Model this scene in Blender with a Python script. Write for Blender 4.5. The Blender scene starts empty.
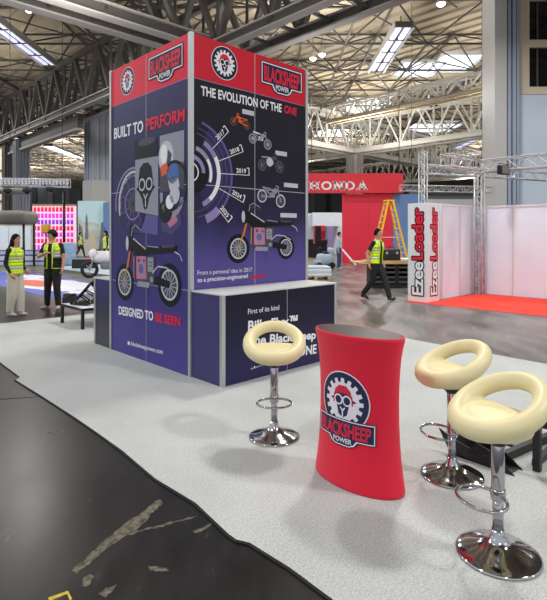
import bpy, bmesh, math, random
from mathutils import Vector, Matrix
random.seed(7)
PI = math.pi
SC = bpy.context.scene
COL = SC.collection
CAM_H, F, CX, HY = 1.67, 507.0, 273.5, 234.0      # eye height, focal length (px of a 547 px frame), principal point, horizon row
U = Vector((.720, .694, 0)); V = Vector((-.694, .720, 0)); ANG = math.atan2(.694, .720)   # the hall's two axes
C0 = Vector((-.963, 5.88, 0))                      # near corner of the tower

def G(px, py, z=0.0):                              # survey: point of height z seen at a pixel
    d = F * (CAM_H - z) / (py - HY)
    return Vector(((px - CX) * d / F, d, z))
def P(px, py, d):
    return Vector(((px - CX) * d / F, d, CAM_H - (py - HY) * d / F))
def uv(u, v, z=0.0):
    p = U * u + V * v; return Vector((p.x, p.y, z))

# ------------------------------------------------------------------ materials
def srgb(r, g, b):
    f = lambda c: (c / 255 / 12.92) if c / 255 <= .04045 else ((c / 255 + .055) / 1.055) ** 2.4
    return (f(r), f(g), f(b), 1)
MATS = {}
def mat(name, rgb, rough=.5, metal=0.0, spec=.5, var=0.0, scale=20.0, bump=0.0, bscale=200.0, emit=0.0, coat=0.0, sheen=0.0):
    m = bpy.data.materials.new(name); m.use_nodes = True
    nt = m.node_tree; b = nt.nodes['Principled BSDF']
    c = srgb(*rgb)
    b.inputs['Base Color'].default_value = c
    b.inputs['Roughness'].default_value = rough
    b.inputs['Metallic'].default_value = metal
    b.inputs['Specular IOR Level'].default_value = spec
    b.inputs['Coat Weight'].default_value = coat
    b.inputs['Sheen Weight'].default_value = sheen
    tc = nt.nodes.new('ShaderNodeTexCoord')
    if var > 0:
        n = nt.nodes.new('ShaderNodeTexNoise'); n.inputs['Scale'].default_value = scale; n.inputs['Detail'].default_value = 4
        nt.links.new(tc.outputs['Object'], n.inputs['Vector'])
        r = nt.nodes.new('ShaderNodeValToRGB')
        r.color_ramp.elements[0].position = .3; r.color_ramp.elements[1].position = .7
        r.color_ramp.elements[0].color = tuple(x * (1 - var) for x in c[:3]) + (1,)
        r.color_ramp.elements[1].color = tuple(min(1, x * (1 + var)) for x in c[:3]) + (1,)
        nt.links.new(n.outputs['Fac'], r.inputs['Fac']); nt.links.new(r.outputs['Color'], b.inputs['Base Color'])
    if bump > 0:
        n2 = nt.nodes.new('ShaderNodeTexNoise'); n2.inputs['Scale'].default_value = bscale; n2.inputs['Detail'].default_value = 3
        nt.links.new(tc.outputs['Object'], n2.inputs['Vector'])
        bp = nt.nodes.new('ShaderNodeBump'); bp.inputs['Strength'].default_value = bump; bp.inputs['Distance'].default_value = .004
        nt.links.new(n2.outputs['Fac'], bp.inputs['Height']); nt.links.new(bp.outputs['Normal'], b.inputs['Normal'])
    if emit > 0:
        b.inputs['Emission Color'].default_value = c; b.inputs['Emission Strength'].default_value = emit
    MATS[name] = m
    return m

def print_mat(name, stops, axis='Z', lo=0.0, hi=4.0, rough=.38):
    """printed panel artwork: an ink gradient along the panel height"""
    m = mat(name, (50, 45, 90), rough)
    nt = m.node_tree; b = nt.nodes['Principled BSDF']
    tc = nt.nodes.new('ShaderNodeTexCoord'); sp = nt.nodes.new('ShaderNodeSeparateXYZ')
    nt.links.new(tc.outputs['Object'], sp.inputs[0])
    mr = nt.nodes.new('ShaderNodeMapRange'); mr.inputs['From Min'].default_value = lo; mr.inputs['From Max'].default_value = hi
    nt.links.new(sp.outputs[axis], mr.inputs['Value'])
    r = nt.nodes.new('ShaderNodeValToRGB')
    while len(r.color_ramp.elements) < len(stops): r.color_ramp.elements.new(.5)
    for e, (p, c) in zip(r.color_ramp.elements, stops):
        e.position = p; e.color = srgb(*c)
    n = nt.nodes.new('ShaderNodeTexNoise'); n.inputs['Scale'].default_value = 1.3; n.inputs['Detail'].default_value = 2
    nt.links.new(tc.outputs['Object'], n.inputs['Vector'])
    ad = nt.nodes.new('ShaderNodeMath'); ad.operation = 'MULTIPLY_ADD'; ad.inputs[1].default_value = .16; 
    nt.links.new(n.outputs['Fac'], ad.inputs[0]); nt.links.new(mr.outputs[0], ad.inputs[2])
    sb = nt.nodes.new('ShaderNodeMath'); sb.operation = 'SUBTRACT'; sb.inputs[1].default_value = .08
    nt.links.new(ad.outputs[0], sb.inputs[0]); nt.links.new(sb.outputs[0], r.inputs['Fac'])
    nt.links.new(r.outputs['Color'], b.inputs['Base Color'])
    return m

M = MATS
mat('white', (226, 227, 228), .45); mat('wall_white', (222, 231, 242), .5, var=.03, scale=2)
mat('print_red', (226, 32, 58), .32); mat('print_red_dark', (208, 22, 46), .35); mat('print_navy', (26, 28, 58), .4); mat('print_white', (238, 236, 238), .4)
mat('print_black', (16, 15, 20), .4); mat('print_grey', (150, 150, 162), .4); mat('print_lightgrey', (198, 198, 206), .4)
mat('print_dgrey', (74, 74, 84), .4); mat('print_orange', (226, 100, 40), .4); mat('print_gold', (196, 140, 60), .4)
mat('print_purple', (98, 88, 150), .4); mat('print_purple_dark', (48, 42, 84), .4); mat('print_blue', (70, 110, 170), .4); mat('print_pink', (190, 120, 150), .4)
mat('print_mauve', (146, 132, 176), .4)
mat('alu', (190, 192, 190), .35, .6); mat('alu_white', (205, 205, 200), .4)
mat('chrome', (178, 178, 180), .1, 1.0); mat('cream_vinyl', (228, 216, 166), .42, var=.02, scale=8, bump=.12, bscale=120)
mat('black_metal', (22, 22, 24), .4, var=.2); mat('black_gloss', (12, 12, 13), .16); mat('rubber', (20, 20, 20), .7)
mat('red_fabric', (222, 10, 48), .75, var=.03, scale=6, bump=.1, bscale=500, sheen=.15)
mat('logo_red', (214, 30, 60), .7); mat('logo_navy', (30, 34, 72), .7); mat('logo_white', (232, 228, 232), .7)
mat('truss_alu', (196, 198, 200), .4, .5); mat('lattice_dark', (74, 70, 66), .6); mat('lattice_pale', (184, 180, 170), .6); mat('lattice_tan', (150, 130, 100), .6)
mat('beam_white', (184,184,182), .5); mat('beam_pale', (160, 155, 150), .6); mat('steel_grey', (120, 124, 130), .5); mat('steel_blue', (150, 162, 180), .45)
mat('lamp_glow', (255, 250, 235), .5, emit=14); mat('tube_glow', (226, 226, 255), .5, emit=.8); mat('sky_glow', (236, 244, 255), .5, emit=1.3)
mat('black_cloth', (24, 24, 27), .85, var=.2, scale=30); mat('trouser_black', (30, 30, 34), .85, var=.2, scale=20); mat('trouser_beige', (206, 198, 180), .85, var=.06, scale=20)
mat('hivis', (214, 246, 30), .6, var=.05, scale=15); mat('hivis_band', (196, 200, 190), .4); mat('skin', (196, 146, 120), .55, var=.05, scale=30)
mat('hair', (26, 19, 17), .85, spec=.15, var=.3, scale=60); mat('shoe', (40, 36, 34), .6); mat('shoe_pale', (190, 184, 172), .6); mat('jeans', (50, 66, 100), .8)
mat('eye', (20, 16, 16), .3); mat('lips', (160, 92, 84), .5)
mat('stand_red', (232, 36, 66), .5); mat('sign_red', (226, 28, 44), .4); mat('stand_blue', (104, 138, 186), .5); mat('red_carpet', (236, 62, 42), .9, var=.05, scale=60, bump=.2, bscale=300)
mat('ladder_yellow', (250, 186, 20), .5); mat('wood', (196, 164, 116), .6, var=.12, scale=12); mat('crate_black', (28, 28, 30), .6)
mat('mural', (200, 210, 205), .5, var=.25, scale=1.2); mat('mural_sky', (206, 240, 246), .5); mat('mural_rock', (128, 130, 130), .5, var=.3, scale=3); mat('mural_sand', (214, 200, 180), .5)
mat('cell_red', (236, 36, 90), .4, emit=.55); mat('cell_magenta', (226, 60, 214), .4, emit=.6); mat('cell_purple', (150, 60, 214), .4, emit=.5); mat('cell_frame', (250, 214, 240), .4, emit=.55)
mat('blue_print', (92, 104, 196), .5, var=.2, scale=1.5); mat('pale_blue', (186, 206, 216), .4, var=.08, scale=2); mat('white_print', (232, 232, 240), .5, var=.06, scale=2); mat('orange_print', (226, 110, 84), .5)
mat('drum_grey', (120, 114, 106), .5); mat('wrap_blue', (150, 176, 206), .35, var=.25, scale=4, bump=.5, bscale=12); mat('scrubber_blue', (170, 190, 206), .35)
mat('bag_red', (220, 34, 44), .6); mat('amber', (226, 170, 40), .5); mat('glass_dark', (16, 18, 24), .08); mat('beige', (206, 192, 168), .5, var=.03, scale=1)
mat('core_blue', (196, 210, 224), .5, var=.03, scale=1); mat('scuff', (92, 87, 74), .8, var=.75, scale=26); mat('mark_yellow', (190, 170, 60), .7, var=.3, scale=40); mat('counter_top', (206, 206, 202), .4)
mat('table_dark', (40, 42, 40), .4, spec=.25, var=.15, scale=8)
mat('panel_purple', (58, 50, 104), .4)
print_mat('print_left', [(0, (74, 66, 138)), (.35, (58, 48, 110)), (.62, (36, 30, 68)), (1, (62, 54, 104))])
print_mat('print_right', [(0, (108, 96, 168)), (.33, (84, 74, 140)), (.47, (42, 38, 74)), (.6, (20, 19, 32)), (1, (20, 18, 28))])
print_mat('print_counter', [(0, (48, 42, 86)), (.6, (30, 28, 54)), (1, (24, 22, 40))], hi=1.0)
print_mat('print_end', [(0, (72, 72, 78)), (.5, (44, 42, 58)), (1, (62, 52, 112))], hi=1.0)

def carpet_mat():
    m = mat('grey_carpet', (222, 223, 220), .95)
    nt = m.node_tree; b = nt.nodes['Principled BSDF']; tc = nt.nodes.new('ShaderNodeTexCoord')
    n = nt.nodes.new('ShaderNodeTexNoise'); n.inputs['Scale'].default_value = 90; n.inputs['Detail'].default_value = 6; n.inputs['Roughness'].default_value = .8
    n2 = nt.nodes.new('ShaderNodeTexNoise'); n2.inputs['Scale'].default_value = 1.1; n2.inputs['Detail'].default_value = 3
    r = nt.nodes.new('ShaderNodeValToRGB'); r.color_ramp.elements[0].position = .3; r.color_ramp.elements[1].position = .7
    r.color_ramp.elements[0].color = srgb(146, 148, 147); r.color_ramp.elements[1].color = srgb(222, 225, 222)
    r2 = nt.nodes.new('ShaderNodeValToRGB'); r2.color_ramp.elements[0].position = .3; r2.color_ramp.elements[1].position = .6
    r2.color_ramp.elements[0].color = (.88, .88, .87, 1); r2.color_ramp.elements[1].color = (1, 1, 1, 1)
    mx = nt.nodes.new('ShaderNodeMix'); mx.data_type = 'RGBA'; mx.blend_type = 'MULTIPLY'; mx.inputs['Factor'].default_value = 1
    for q in (n, n2): nt.links.new(tc.outputs['Object'], q.inputs['Vector'])
    nt.links.new(n.outputs['Fac'], r.inputs['Fac']); nt.links.new(n2.outputs['Fac'], r2.inputs['Fac'])
    nt.links.new(r.outputs['Color'], mx.inputs['A']); nt.links.new(r2.outputs['Color'], mx.inputs['B'])
    nt.links.new(mx.outputs['Result'], b.inputs['Base Color'])
    bp = nt.nodes.new('ShaderNodeBump'); bp.inputs['Strength'].default_value = .5; bp.inputs['Distance'].default_value = .004
    nt.links.new(n.outputs['Fac'], bp.inputs['Height']); nt.links.new(bp.outputs['Normal'], b.inputs['Normal'])
    b.inputs['Specular IOR Level'].default_value = .1
carpet_mat()

def floor_mat():
    m = mat('hall_concrete', (60, 60, 60), .3, spec=.3)
    nt = m.node_tree; b = nt.nodes['Principled BSDF']; tc = nt.nodes.new('ShaderNodeTexCoord')
    mp = nt.nodes.new('ShaderNodeMapping'); mp.inputs['Rotation'].default_value = (0, 0, -ANG); mp.inputs['Scale'].default_value = (.9, .28, 1)
    nt.links.new(tc.outputs['Object'], mp.inputs['Vector'])
    n = nt.nodes.new('ShaderNodeTexNoise'); n.inputs['Scale'].default_value = 2.2; n.inputs['Detail'].default_value = 9; n.inputs['Roughness'].default_value = .68
    nt.links.new(mp.outputs['Vector'], n.inputs['Vector'])
    r = nt.nodes.new('ShaderNodeValToRGB'); r.color_ramp.elements[0].position = .3; r.color_ramp.elements[1].position = .78
    r.color_ramp.elements[0].color = srgb(24, 24, 25); r.color_ramp.elements[1].color = srgb(82, 80, 76)
    nt.links.new(n.outputs['Fac'], r.inputs['Fac'])
    # sparse pale scuffs
    n3 = nt.nodes.new('ShaderNodeTexNoise'); n3.inputs['Scale'].default_value = 9; n3.inputs['Detail'].default_value = 8; n3.inputs['Roughness'].default_value = .75
    nt.links.new(mp.outputs['Vector'], n3.inputs['Vector'])
    r3 = nt.nodes.new('ShaderNodeValToRGB'); r3.color_ramp.elements[0].position = .6; r3.color_ramp.elements[1].position = .72
    r3.color_ramp.elements[0].color = (0, 0, 0, 1); r3.color_ramp.elements[1].color = (.7, .7, .7, 1)
    nt.links.new(n3.outputs['Fac'], r3.inputs['Fac'])
    mx = nt.nodes.new('ShaderNodeMix'); mx.data_type = 'RGBA'
    nt.links.new(r3.outputs['Color'], mx.inputs['Factor']); nt.links.new(r.outputs['Color'], mx.inputs['A']); mx.inputs['B'].default_value = srgb(128, 124, 112)
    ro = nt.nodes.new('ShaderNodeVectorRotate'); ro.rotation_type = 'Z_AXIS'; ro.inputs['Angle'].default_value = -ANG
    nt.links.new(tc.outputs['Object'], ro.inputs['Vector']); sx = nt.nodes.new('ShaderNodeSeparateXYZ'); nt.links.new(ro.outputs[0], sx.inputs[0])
    wr = nt.nodes.new('ShaderNodeMapRange'); wr.inputs['From Min'].default_value = 4.2; wr.inputs['From Max'].default_value = 5.2; wr.inputs['To Min'].default_value = .42; wr.inputs['To Max'].default_value = 3.6  # floor colour lightened past the carpet, standing in for grazing reflection
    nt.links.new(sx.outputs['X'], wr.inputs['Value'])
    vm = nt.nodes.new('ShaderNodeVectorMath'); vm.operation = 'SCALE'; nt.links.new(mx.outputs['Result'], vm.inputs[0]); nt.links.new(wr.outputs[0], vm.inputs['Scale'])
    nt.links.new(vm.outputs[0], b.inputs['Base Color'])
    mr = nt.nodes.new('ShaderNodeMapRange'); mr.inputs['To Min'].default_value = .2; mr.inputs['To Max'].default_value = .42
    nt.links.new(n.outputs['Fac'], mr.inputs['Value']); nt.links.new(mr.outputs[0], b.inputs['Roughness'])
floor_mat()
mat('roof_deck', (170, 156, 132), .7, var=.08, scale=.4)

for k_, m_ in MATS.items():
    if k_.startswith('print'): m_.node_tree.nodes['Principled BSDF'].inputs['Specular IOR Level'].default_value = .22

# ------------------------------------------------------------------ mesh building
class MB:
    def __init__(s): s.v = []; s.f = []; s.m = []; s.sm = []; s.mats = []
    def mi(s, m):
        if m not in s.mats: s.mats.append(m)
        return s.mats.index(m)
    def add(s, vs, fs, m, smooth=False):
        o = len(s.v); s.v += [tuple(p) for p in vs]; k = s.mi(m)
        for f in fs: s.f.append(tuple(i + o for i in f)); s.m.append(k); s.sm.append(smooth)
        return s
    def box(s, a, b, m, T=None):
        x0, y0, z0 = a; x1, y1, z1 = b
        vs = [Vector(p) for p in ((x0,y0,z0),(x1,y0,z0),(x1,y1,z0),(x0,y1,z0),(x0,y0,z1),(x1,y0,z1),(x1,y1,z1),(x0,y1,z1))]
        if T: vs = [T @ p for p in vs]
        return s.add(vs, [(3,2,1,0),(4,5,6,7),(0,1,5,4),(1,2,6,5),(2,3,7,6),(3,0,4,7)], m)
    def rbox(s, a, b, m, r=.01, T=None, seg=2):
        bm = bmesh.new(); bmesh.ops.create_cube(bm, size=1)
        c = [(p + q) / 2 for p, q in zip(a, b)]; d = [abs(q - p) for p, q in zip(a, b)]
        for v in bm.verts: v.co = Vector((c[0] + v.co.x * d[0], c[1] + v.co.y * d[1], c[2] + v.co.z * d[2]))
        bmesh.ops.bevel(bm, geom=bm.edges[:], offset=min(r, min(d) * .45), segments=seg, affect='EDGES', profile=.5)
        if T: bm.transform(T)
        bm.verts.index_update()
        s.add([v.co.copy() for v in bm.verts], [[v.index for v in f.verts] for f in bm.faces], m, True); bm.free(); return s
    def bar(s, p, q, w, m, h=None, n=4):
        """square bar from p to q"""
        p = Vector(p); q = Vector(q); d = (q - p); 
        if d.length < 1e-6: return s
        d.normalize(); up = Vector((0,0,1)) if abs(d.z) < .95 else Vector((0,1,0))
        a = d.cross(up).normalized() * (w / 2); b = a.normalized().cross(d).normalized() * ((h or w) / 2)
        vs = [p-a-b, p+a-b, p+a+b, p-a+b, q-a-b, q+a-b, q+a+b, q-a+b]
        return s.add(vs, [(3,2,1,0),(4,5,6,7),(0,1,5,4),(1,2,6,5),(2,3,7,6),(3,0,4,7)], m)
    def tube(s, pts, r, m, n=10, closed=False, caps=True):
        pts = [Vector(p) for p in pts]; N = len(pts)
        rr = r if isinstance(r, (list, tuple)) else [r] * N
        vs = []; prev = None
        for i, p in enumerate(pts):
            if closed: t = pts[(i+1) % N] - pts[i-1]
            else: t = pts[min(i+1, N-1)] - pts[max(i-1, 0)]
            t.normalize()
            if prev is None:
                up = Vector((0,0,1)) if abs(t.z) < .9 else Vector((1,0,0)); a = t.cross(up).normalized()
            else:
                a = (prev - t * prev.dot(t))
                a = a.normalized() if a.length > 1e-6 else t.orthogonal().normalized()
            prev = a; b = t.cross(a)
            for k in range(n):
                an = 2*PI*k/n; vs.append(p + (a*math.cos(an) + b*math.sin(an)) * rr[i])
        fs = []
        for i in range(N if closed else N-1):
            j = (i+1) % N
            for k in range(n): k2 = (k+1) % n; fs.append((i*n+k, i*n+k2, j*n+k2, j*n+k))
        if not closed and caps: fs += [tuple(range(n))[::-1], tuple(range((N-1)*n, N*n))]
        return s.add(vs, fs, m, True)
    def lathe(s, prof, m, n=32, c=(0,0,0), T=None):
        vs = []; fs = []; c = Vector(c)
        for r, z in prof:
            for k in range(n):
                a = 2*PI*k/n; p = c + Vector((r*math.cos(a), r*math.sin(a), z)); vs.append(T @ p if T else p)
        for i in range(len(prof)-1):
            for k in range(n): k2 = (k+1) % n; fs.append((i*n+k, i*n+k2, (i+1)*n+k2, (i+1)*n+k))
        fs.append(tuple(range(n))[::-1]); fs.append(tuple(range((len(prof)-1)*n, len(prof)*n)))
        return s.add(vs, fs, m, True)
    def ball(s, c, r, m, n=14, T=None):
        c = Vector(c); rx, ry, rz = r if isinstance(r, (list, tuple)) else (r, r, r)
        vs = []; fs = []; h = n // 2
        for i in range(h+1):
            ph = PI*i/h
            for k in range(n):
                a = 2*PI*k/n; p = Vector((rx*math.sin(ph)*math.cos(a), ry*math.sin(ph)*math.sin(a), rz*math.cos(ph)))
                vs.append(c + (T @ p if T else p))
        for i in range(h):
            for k in range(n): k2 = (k+1) % n; fs.append((i*n+k, (i+1)*n+k, (i+1)*n+k2, i*n+k2))
        return s.add(vs, fs, m, True)
    def loft(s, secs, m, n=18, a0=0, a1=2*PI, caps=True):
        """secs: (centre, rx, ry) ellipses; open when a1-a0 < 2pi (angle 0 = +y front, clockwise)"""
        full = abs(a1 - a0 - 2*PI) < 1e-6; vs = []; fs = []; cnt = n if full else n+1
        for c, rx, ry in secs:
            c = Vector(c)
            for k in range(cnt):
                a = a0 + (a1-a0)*k/n; vs.append(c + Vector((rx*math.sin(a), ry*math.cos(a), 0)))
        for i in range(len(secs)-1):
            for k in range(n):
                k2 = (k+1) % cnt; fs.append((i*cnt+k, (i+1)*cnt+k, (i+1)*cnt+k2, i*cnt+k2))
        if full and caps: fs += [tuple(range(cnt)), tuple(range((len(secs)-1)*cnt, len(secs)*cnt))[::-1]]
        return s.add(vs, fs, m, True)
    def prism(s, pts, off, m):
        """extrude a planar polygon by vector off"""
        n = len(pts); off = Vector(off); pts = [Vector(p) for p in pts]
        vs = pts + [p + off for p in pts]
        return s.add(vs, [tuple(range(n))[::-1], tuple(range(n, 2*n))] + [(i, (i+1) % n, n+(i+1) % n, n+i) for i in range(n)], m)
    def mesh(s, name):
        me = bpy.data.meshes.new(name); me.from_pydata(s.v, [], s.f)
        for m in s.mats: me.materials.append(MATS[m])
        me.polygons.foreach_set('material_index', s.m); me.polygons.foreach_set('use_smooth', s.sm); me.update()
        return me
    def build(s, name, parent=None, bevel=0, sub=0, solid=0):
        o = bpy.data.objects.new(name, s.mesh(name)); COL.objects.link(o)
        if parent: o.parent = parent
        if solid: md = o.modifiers.new('Solidify', 'SOLIDIFY'); md.thickness = solid; md.offset = 0
        if bevel: md = o.modifiers.new('Bevel', 'BEVEL'); md.width = bevel; md.segments = 2; md.limit_method = 'ANGLE'
        if sub: md = o.modifiers.new('Sub', 'SUBSURF'); md.levels = sub; md.render_levels = sub
        return o

def remesh(mb, voxel, iters=4):
    me = mb.mesh('tmp'); o = bpy.data.objects.new('tmp', me); COL.objects.link(o)
    md = o.modifiers.new('R', 'REMESH'); md.mode = 'VOXEL'; md.voxel_size = voxel; md.use_smooth_shade = True
    if iters: sm = o.modifiers.new('S', 'SMOOTH'); sm.factor = .5; sm.iterations = iters
    dg = bpy.context.evaluated_depsgraph_get(); dg.update()
    out = bpy.data.meshes.new_from_object(o.evaluated_get(dg)); bpy.data.objects.remove(o)
    return out

def tag(o, label=None, cat=None, group=None, kind=None):
    if label: o['label'] = label
    if cat: o['category'] = cat
    if group: o['group'] = group
    if kind: o['kind'] = kind
    return o
def thing(name, label, cat, loc=(0,0,0), rz=0, group=None):
    o = bpy.data.objects.new(name, None); COL.objects.link(o); o.location = loc; o.rotation_euler = (0,0,rz); o.empty_display_size = .2
    return tag(o, label, cat, group)
def struct(name, mb, **k): return tag(mb.build(name, **k), kind='structure')
def copy_tree(o, parent=None):
    c = o.copy(); COL.objects.link(c)
    if parent: c.parent = parent
    for ch in list(o.children): copy_tree(ch, c)
    return c

# ------------------------------------------------------------------ flat print work
TEXTS = {}
def text_mesh(body, off=0.0):
    key = (body, off)
    if key in TEXTS: return TEXTS[key]
    cu = bpy.data.curves.new('t', 'FONT'); cu.body = body; cu.offset = off; cu.resolution_u = 3
    o = bpy.data.objects.new('t', cu); COL.objects.link(o)
    dg = bpy.context.evaluated_depsgraph_get(); dg.update()
    me = bpy.data.meshes.new_from_object(o.evaluated_get(dg))
    vs = [v.co.copy() for v in me.vertices]; fs = [list(p.vertices) for p in me.polygons]
    bpy.data.objects.remove(o); bpy.data.meshes.remove(me)
    TEXTS[key] = (vs, fs); return vs, fs

class Art:
    """flat ink shapes in panel metres (a across, z up), collected as one mesh on a mapped surface"""
    def __init__(s, fn, step=0): s.fn = fn; s.mb = MB(); s.step = step; s.L = 0
    def put(s, pts, faces, m, layer):
        off = .0015 + layer * .0006
        if s.step:
            bm = bmesh.new(); bv = [bm.verts.new((p[0], p[1], 0)) for p in pts]
            for f in faces:
                try: bm.faces.new([bv[i] for i in f])
                except ValueError: pass
            bm.normal_update(); bmesh.ops.triangulate(bm, faces=bm.faces[:])
            xs = [p[0] for p in pts]; ys = [p[1] for p in pts]
            for ax, lo, hi in ((0, min(xs), max(xs)), (1, min(ys), max(ys))):
                t = lo + s.step
                while t < hi:
                    no = (1,0,0) if ax == 0 else (0,1,0); co = (t,0,0) if ax == 0 else (0,t,0)
                    bmesh.ops.bisect_plane(bm, geom=bm.verts[:]+bm.edges[:]+bm.faces[:], plane_co=co, plane_no=no); t += s.step
            bm.verts.index_update(); pts = [(v.co.x, v.co.y) for v in bm.verts]; faces = [[v.index for v in f.verts] for f in bm.faces]; bm.free()
        s.mb.add([s.fn(p[0], p[1], off) for p in pts], faces, m)
    def poly(s, pts, m, layer=0):
        bm = bmesh.new(); f = bm.faces.new([bm.verts.new((p[0], p[1], 0)) for p in pts]); 
        f.normal_update(); bmesh.ops.triangulate(bm, faces=[f]); bm.verts.index_update()
        P_ = [(v.co.x, v.co.y) for v in bm.verts]; fs = [[v.index for v in q.verts] for q in bm.faces]; bm.free()
        s.put(P_, fs, m, layer)
    def disc(s, c, r, m, layer=0, n=36, ry=None, rot=0):
        ry = ry or r; ca, sa = math.cos(rot), math.sin(rot)
        s.poly([(c[0] + r*math.cos(t)*ca - ry*math.sin(t)*sa, c[1] + r*math.cos(t)*sa + ry*math.sin(t)*ca) for t in [2*PI*k/n for k in range(n)]], m, layer)
    def arc(s, c, r0, r1, m, layer=0, a0=0, a1=360, n=40, sx=1.0):
        pts = []; fs = []
        for k in range(n+1):
            t = math.radians(a0 + (a1-a0)*k/n)
            for r in (r0, r1): pts.append((c[0] + sx*r*math.cos(t), c[1] + r*math.sin(t)))
        for k in range(n): fs.append((2*k, 2*k+1, 2*k+3, 2*k+2))
        s.put(pts, fs, m, layer)
    def line(s, pts, w, m, layer=0):
        for p, q in zip(pts, pts[1:]):
            dx, dz = q[0]-p[0], q[1]-p[1]; L = math.hypot(dx, dz) or 1e-6; nx, nz = -dz/L*w/2, dx/L*w/2; ex, ez = dx/L*w*.2, dz/L*w*.2
            s.put([(p[0]-ex+nx,p[1]-ez+nz),(p[0]-ex-nx,p[1]-ez-nz),(q[0]+ex-nx,q[1]+ez-nz),(q[0]+ex+nx,q[1]+ez+nz)], [(0,1,2,3)], m, layer)
    def rect(s, a, b, m, layer=0): s.poly([(a[0],a[1]),(b[0],a[1]),(b[0],b[1]),(a[0],b[1])], m, layer)
    def text(s, body, p, w, h, m, layer=0, off=.02, rot=0, end=None):
        """body fitted to width w and cap height h, baseline from p; end = other end of a slanted baseline"""
        vs, fs = text_mesh(body, off)
        xs = [v.x for v in vs]; x0, x1 = min(xs), max(xs)
        cap = max(v.y for v in text_mesh('H', off)[0])
        if end: rot = math.atan2(end[1]-p[1], end[0]-p[0]); w = math.hypot(end[0]-p[0], end[1]-p[1])
        ca, sa = math.cos(rot), math.sin(rot); out = []
        for v in vs:
            x = (v.x-x0)/(x1-x0)*w; y = v.y/cap*h; out.append((p[0]+x*ca-y*sa, p[1]+x*sa+y*ca))
        s.put(out, fs, m, layer)
    def build(s, name, parent, label=None):
        o = s.mb.build(name, parent)
        if label: o['label'] = label
        return o

def emblem(A, c, R, k=('print_navy','print_white','print_red')):
    navy, white, red = k; x, z = c
    A.disc(c, R, white, 0); A.disc(c, R*.96, navy, 1)
    pts = []
    for i in range(16):
        for da, rr in ((-.5,.63),(-.3,.64),(-.22,.78),(.22,.78),(.3,.64)): 
            t = 2*PI*(i+da)/16; pts.append((x+R*rr*math.cos(t), z+R*rr*math.sin(t)))
    A.poly(pts, white, 2)
    R0 = R; R = R*.88
    q = lambda *pp: [(x+a*R, z+b*R) for a, b in pp]
    A.poly(q((-.62,.04),(-.3,.18),(-.3,-.06)), navy, 3); A.poly(q((.62,.04),(.3,.18),(.3,-.06)), navy, 3)          # ears
    A.poly(q((-.4,.12),(-.33,.4),(-.14,.56),(.14,.56),(.33,.4),(.4,.12),(.3,-.1),(.2,-.5),(0,-.62),(-.2,-.5),(-.3,-.1)), navy, 4)
    A.poly(q((-.42,.2),(-.36,.42),(-.16,.6),(.16,.6),(.36,.42),(.42,.2),(.2,.3),(-.2,.3)), red, 5)
    A.line(q((-.4,.25),(-.44,-.1)), R*.06, red, 5); A.line(q((.4,.25),(.44,-.1)), R*.06, red, 5)
    for sg in (-1, 1):
        A.disc((x+sg*.2*R, z+.04*R), R*.21, white, 6, 20); A.disc((x+sg*.2*R, z+.04*R), R*.15, navy, 7, 20)
    A.poly(q((-.1,.16),(.1,.16),(.06,.02),(-.06,.02)), white, 7)
    A.line(q((0,-.58),(0,-.36),(-.1,-.24)), R*.06, white, 7); A.line(q((0,-.36),(.1,-.24)), R*.06, white, 7)

def wordmark(A, c, w, h, k=('print_navy','print_white','print_red')):
    navy, white, red = k; x, z = c
    def shape(e, m, l):
        A.poly([(x-w/2-e,z+h*.5+e),(x+w/2+e,z+h*.5+e),(x+w/2+e,z-h*.36-e),(x+w*.24+e,z-h*.36-e),(x+w*.19+e,z-h*.58-e),(x+w*.12,z-h*.68-e),(x-w*.12,z-h*.68-e),(x-w*.19-e,z-h*.58-e),(x-w*.24-e,z-h*.36-e),(x-w/2-e,z-h*.36-e)][::-1], m, l)
    shape(h*.09, navy, 8); shape(h*.05, white, 9); shape(0, navy, 10)
    A.text('BLACKSHEEP', (x-w*.46, z-h*.26), w*.92, h*.66, red, 11, .032)
    A.text('POWER', (x-w*.17, z-h*.58), w*.34, h*.23, white, 11, .02)

# ------------------------------------------------------------------ the setting
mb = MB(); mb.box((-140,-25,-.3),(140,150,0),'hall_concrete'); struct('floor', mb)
# corrugated roof deck, ribs along v
mb = MB(); vs = []; fs = []; n = 0
uu = -4.0; prof = [(0,0),(.5,0),(.6,.14),(.95,.14),(1.05,0)]
pts = []
while uu < 150:
    pts += [(uu+a, 15.0+b) for a, b in prof[:4]]; uu += 1.0
for i, (a, z) in enumerate(pts): vs += [uv(a, -14, z), uv(a, 150, z)]
for i in range(len(pts)-1): fs.append((2*i, 2*i+2, 2*i+3, 2*i+1))
mb.add(vs, fs, 'roof_deck'); 
a, b = pts[0][0], pts[-1][0]
mb.add([uv(a,-14,15.3),uv(b,-14,15.3),uv(b,150,15.3),uv(a,150,15.3)], [(0,1,2,3)], 'roof_deck')
struct('ceiling', mb)
mb = MB(); mb.box((-140,146,0),(140,148,15),'steel_grey')
for k in range(60): mb.box((-140+k*4.7,145.7,0),(-138.6+k*4.7,146,15),'beam_pale' if k % 3 else 'lattice_dark')
struct('wall_back', mb)

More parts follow.
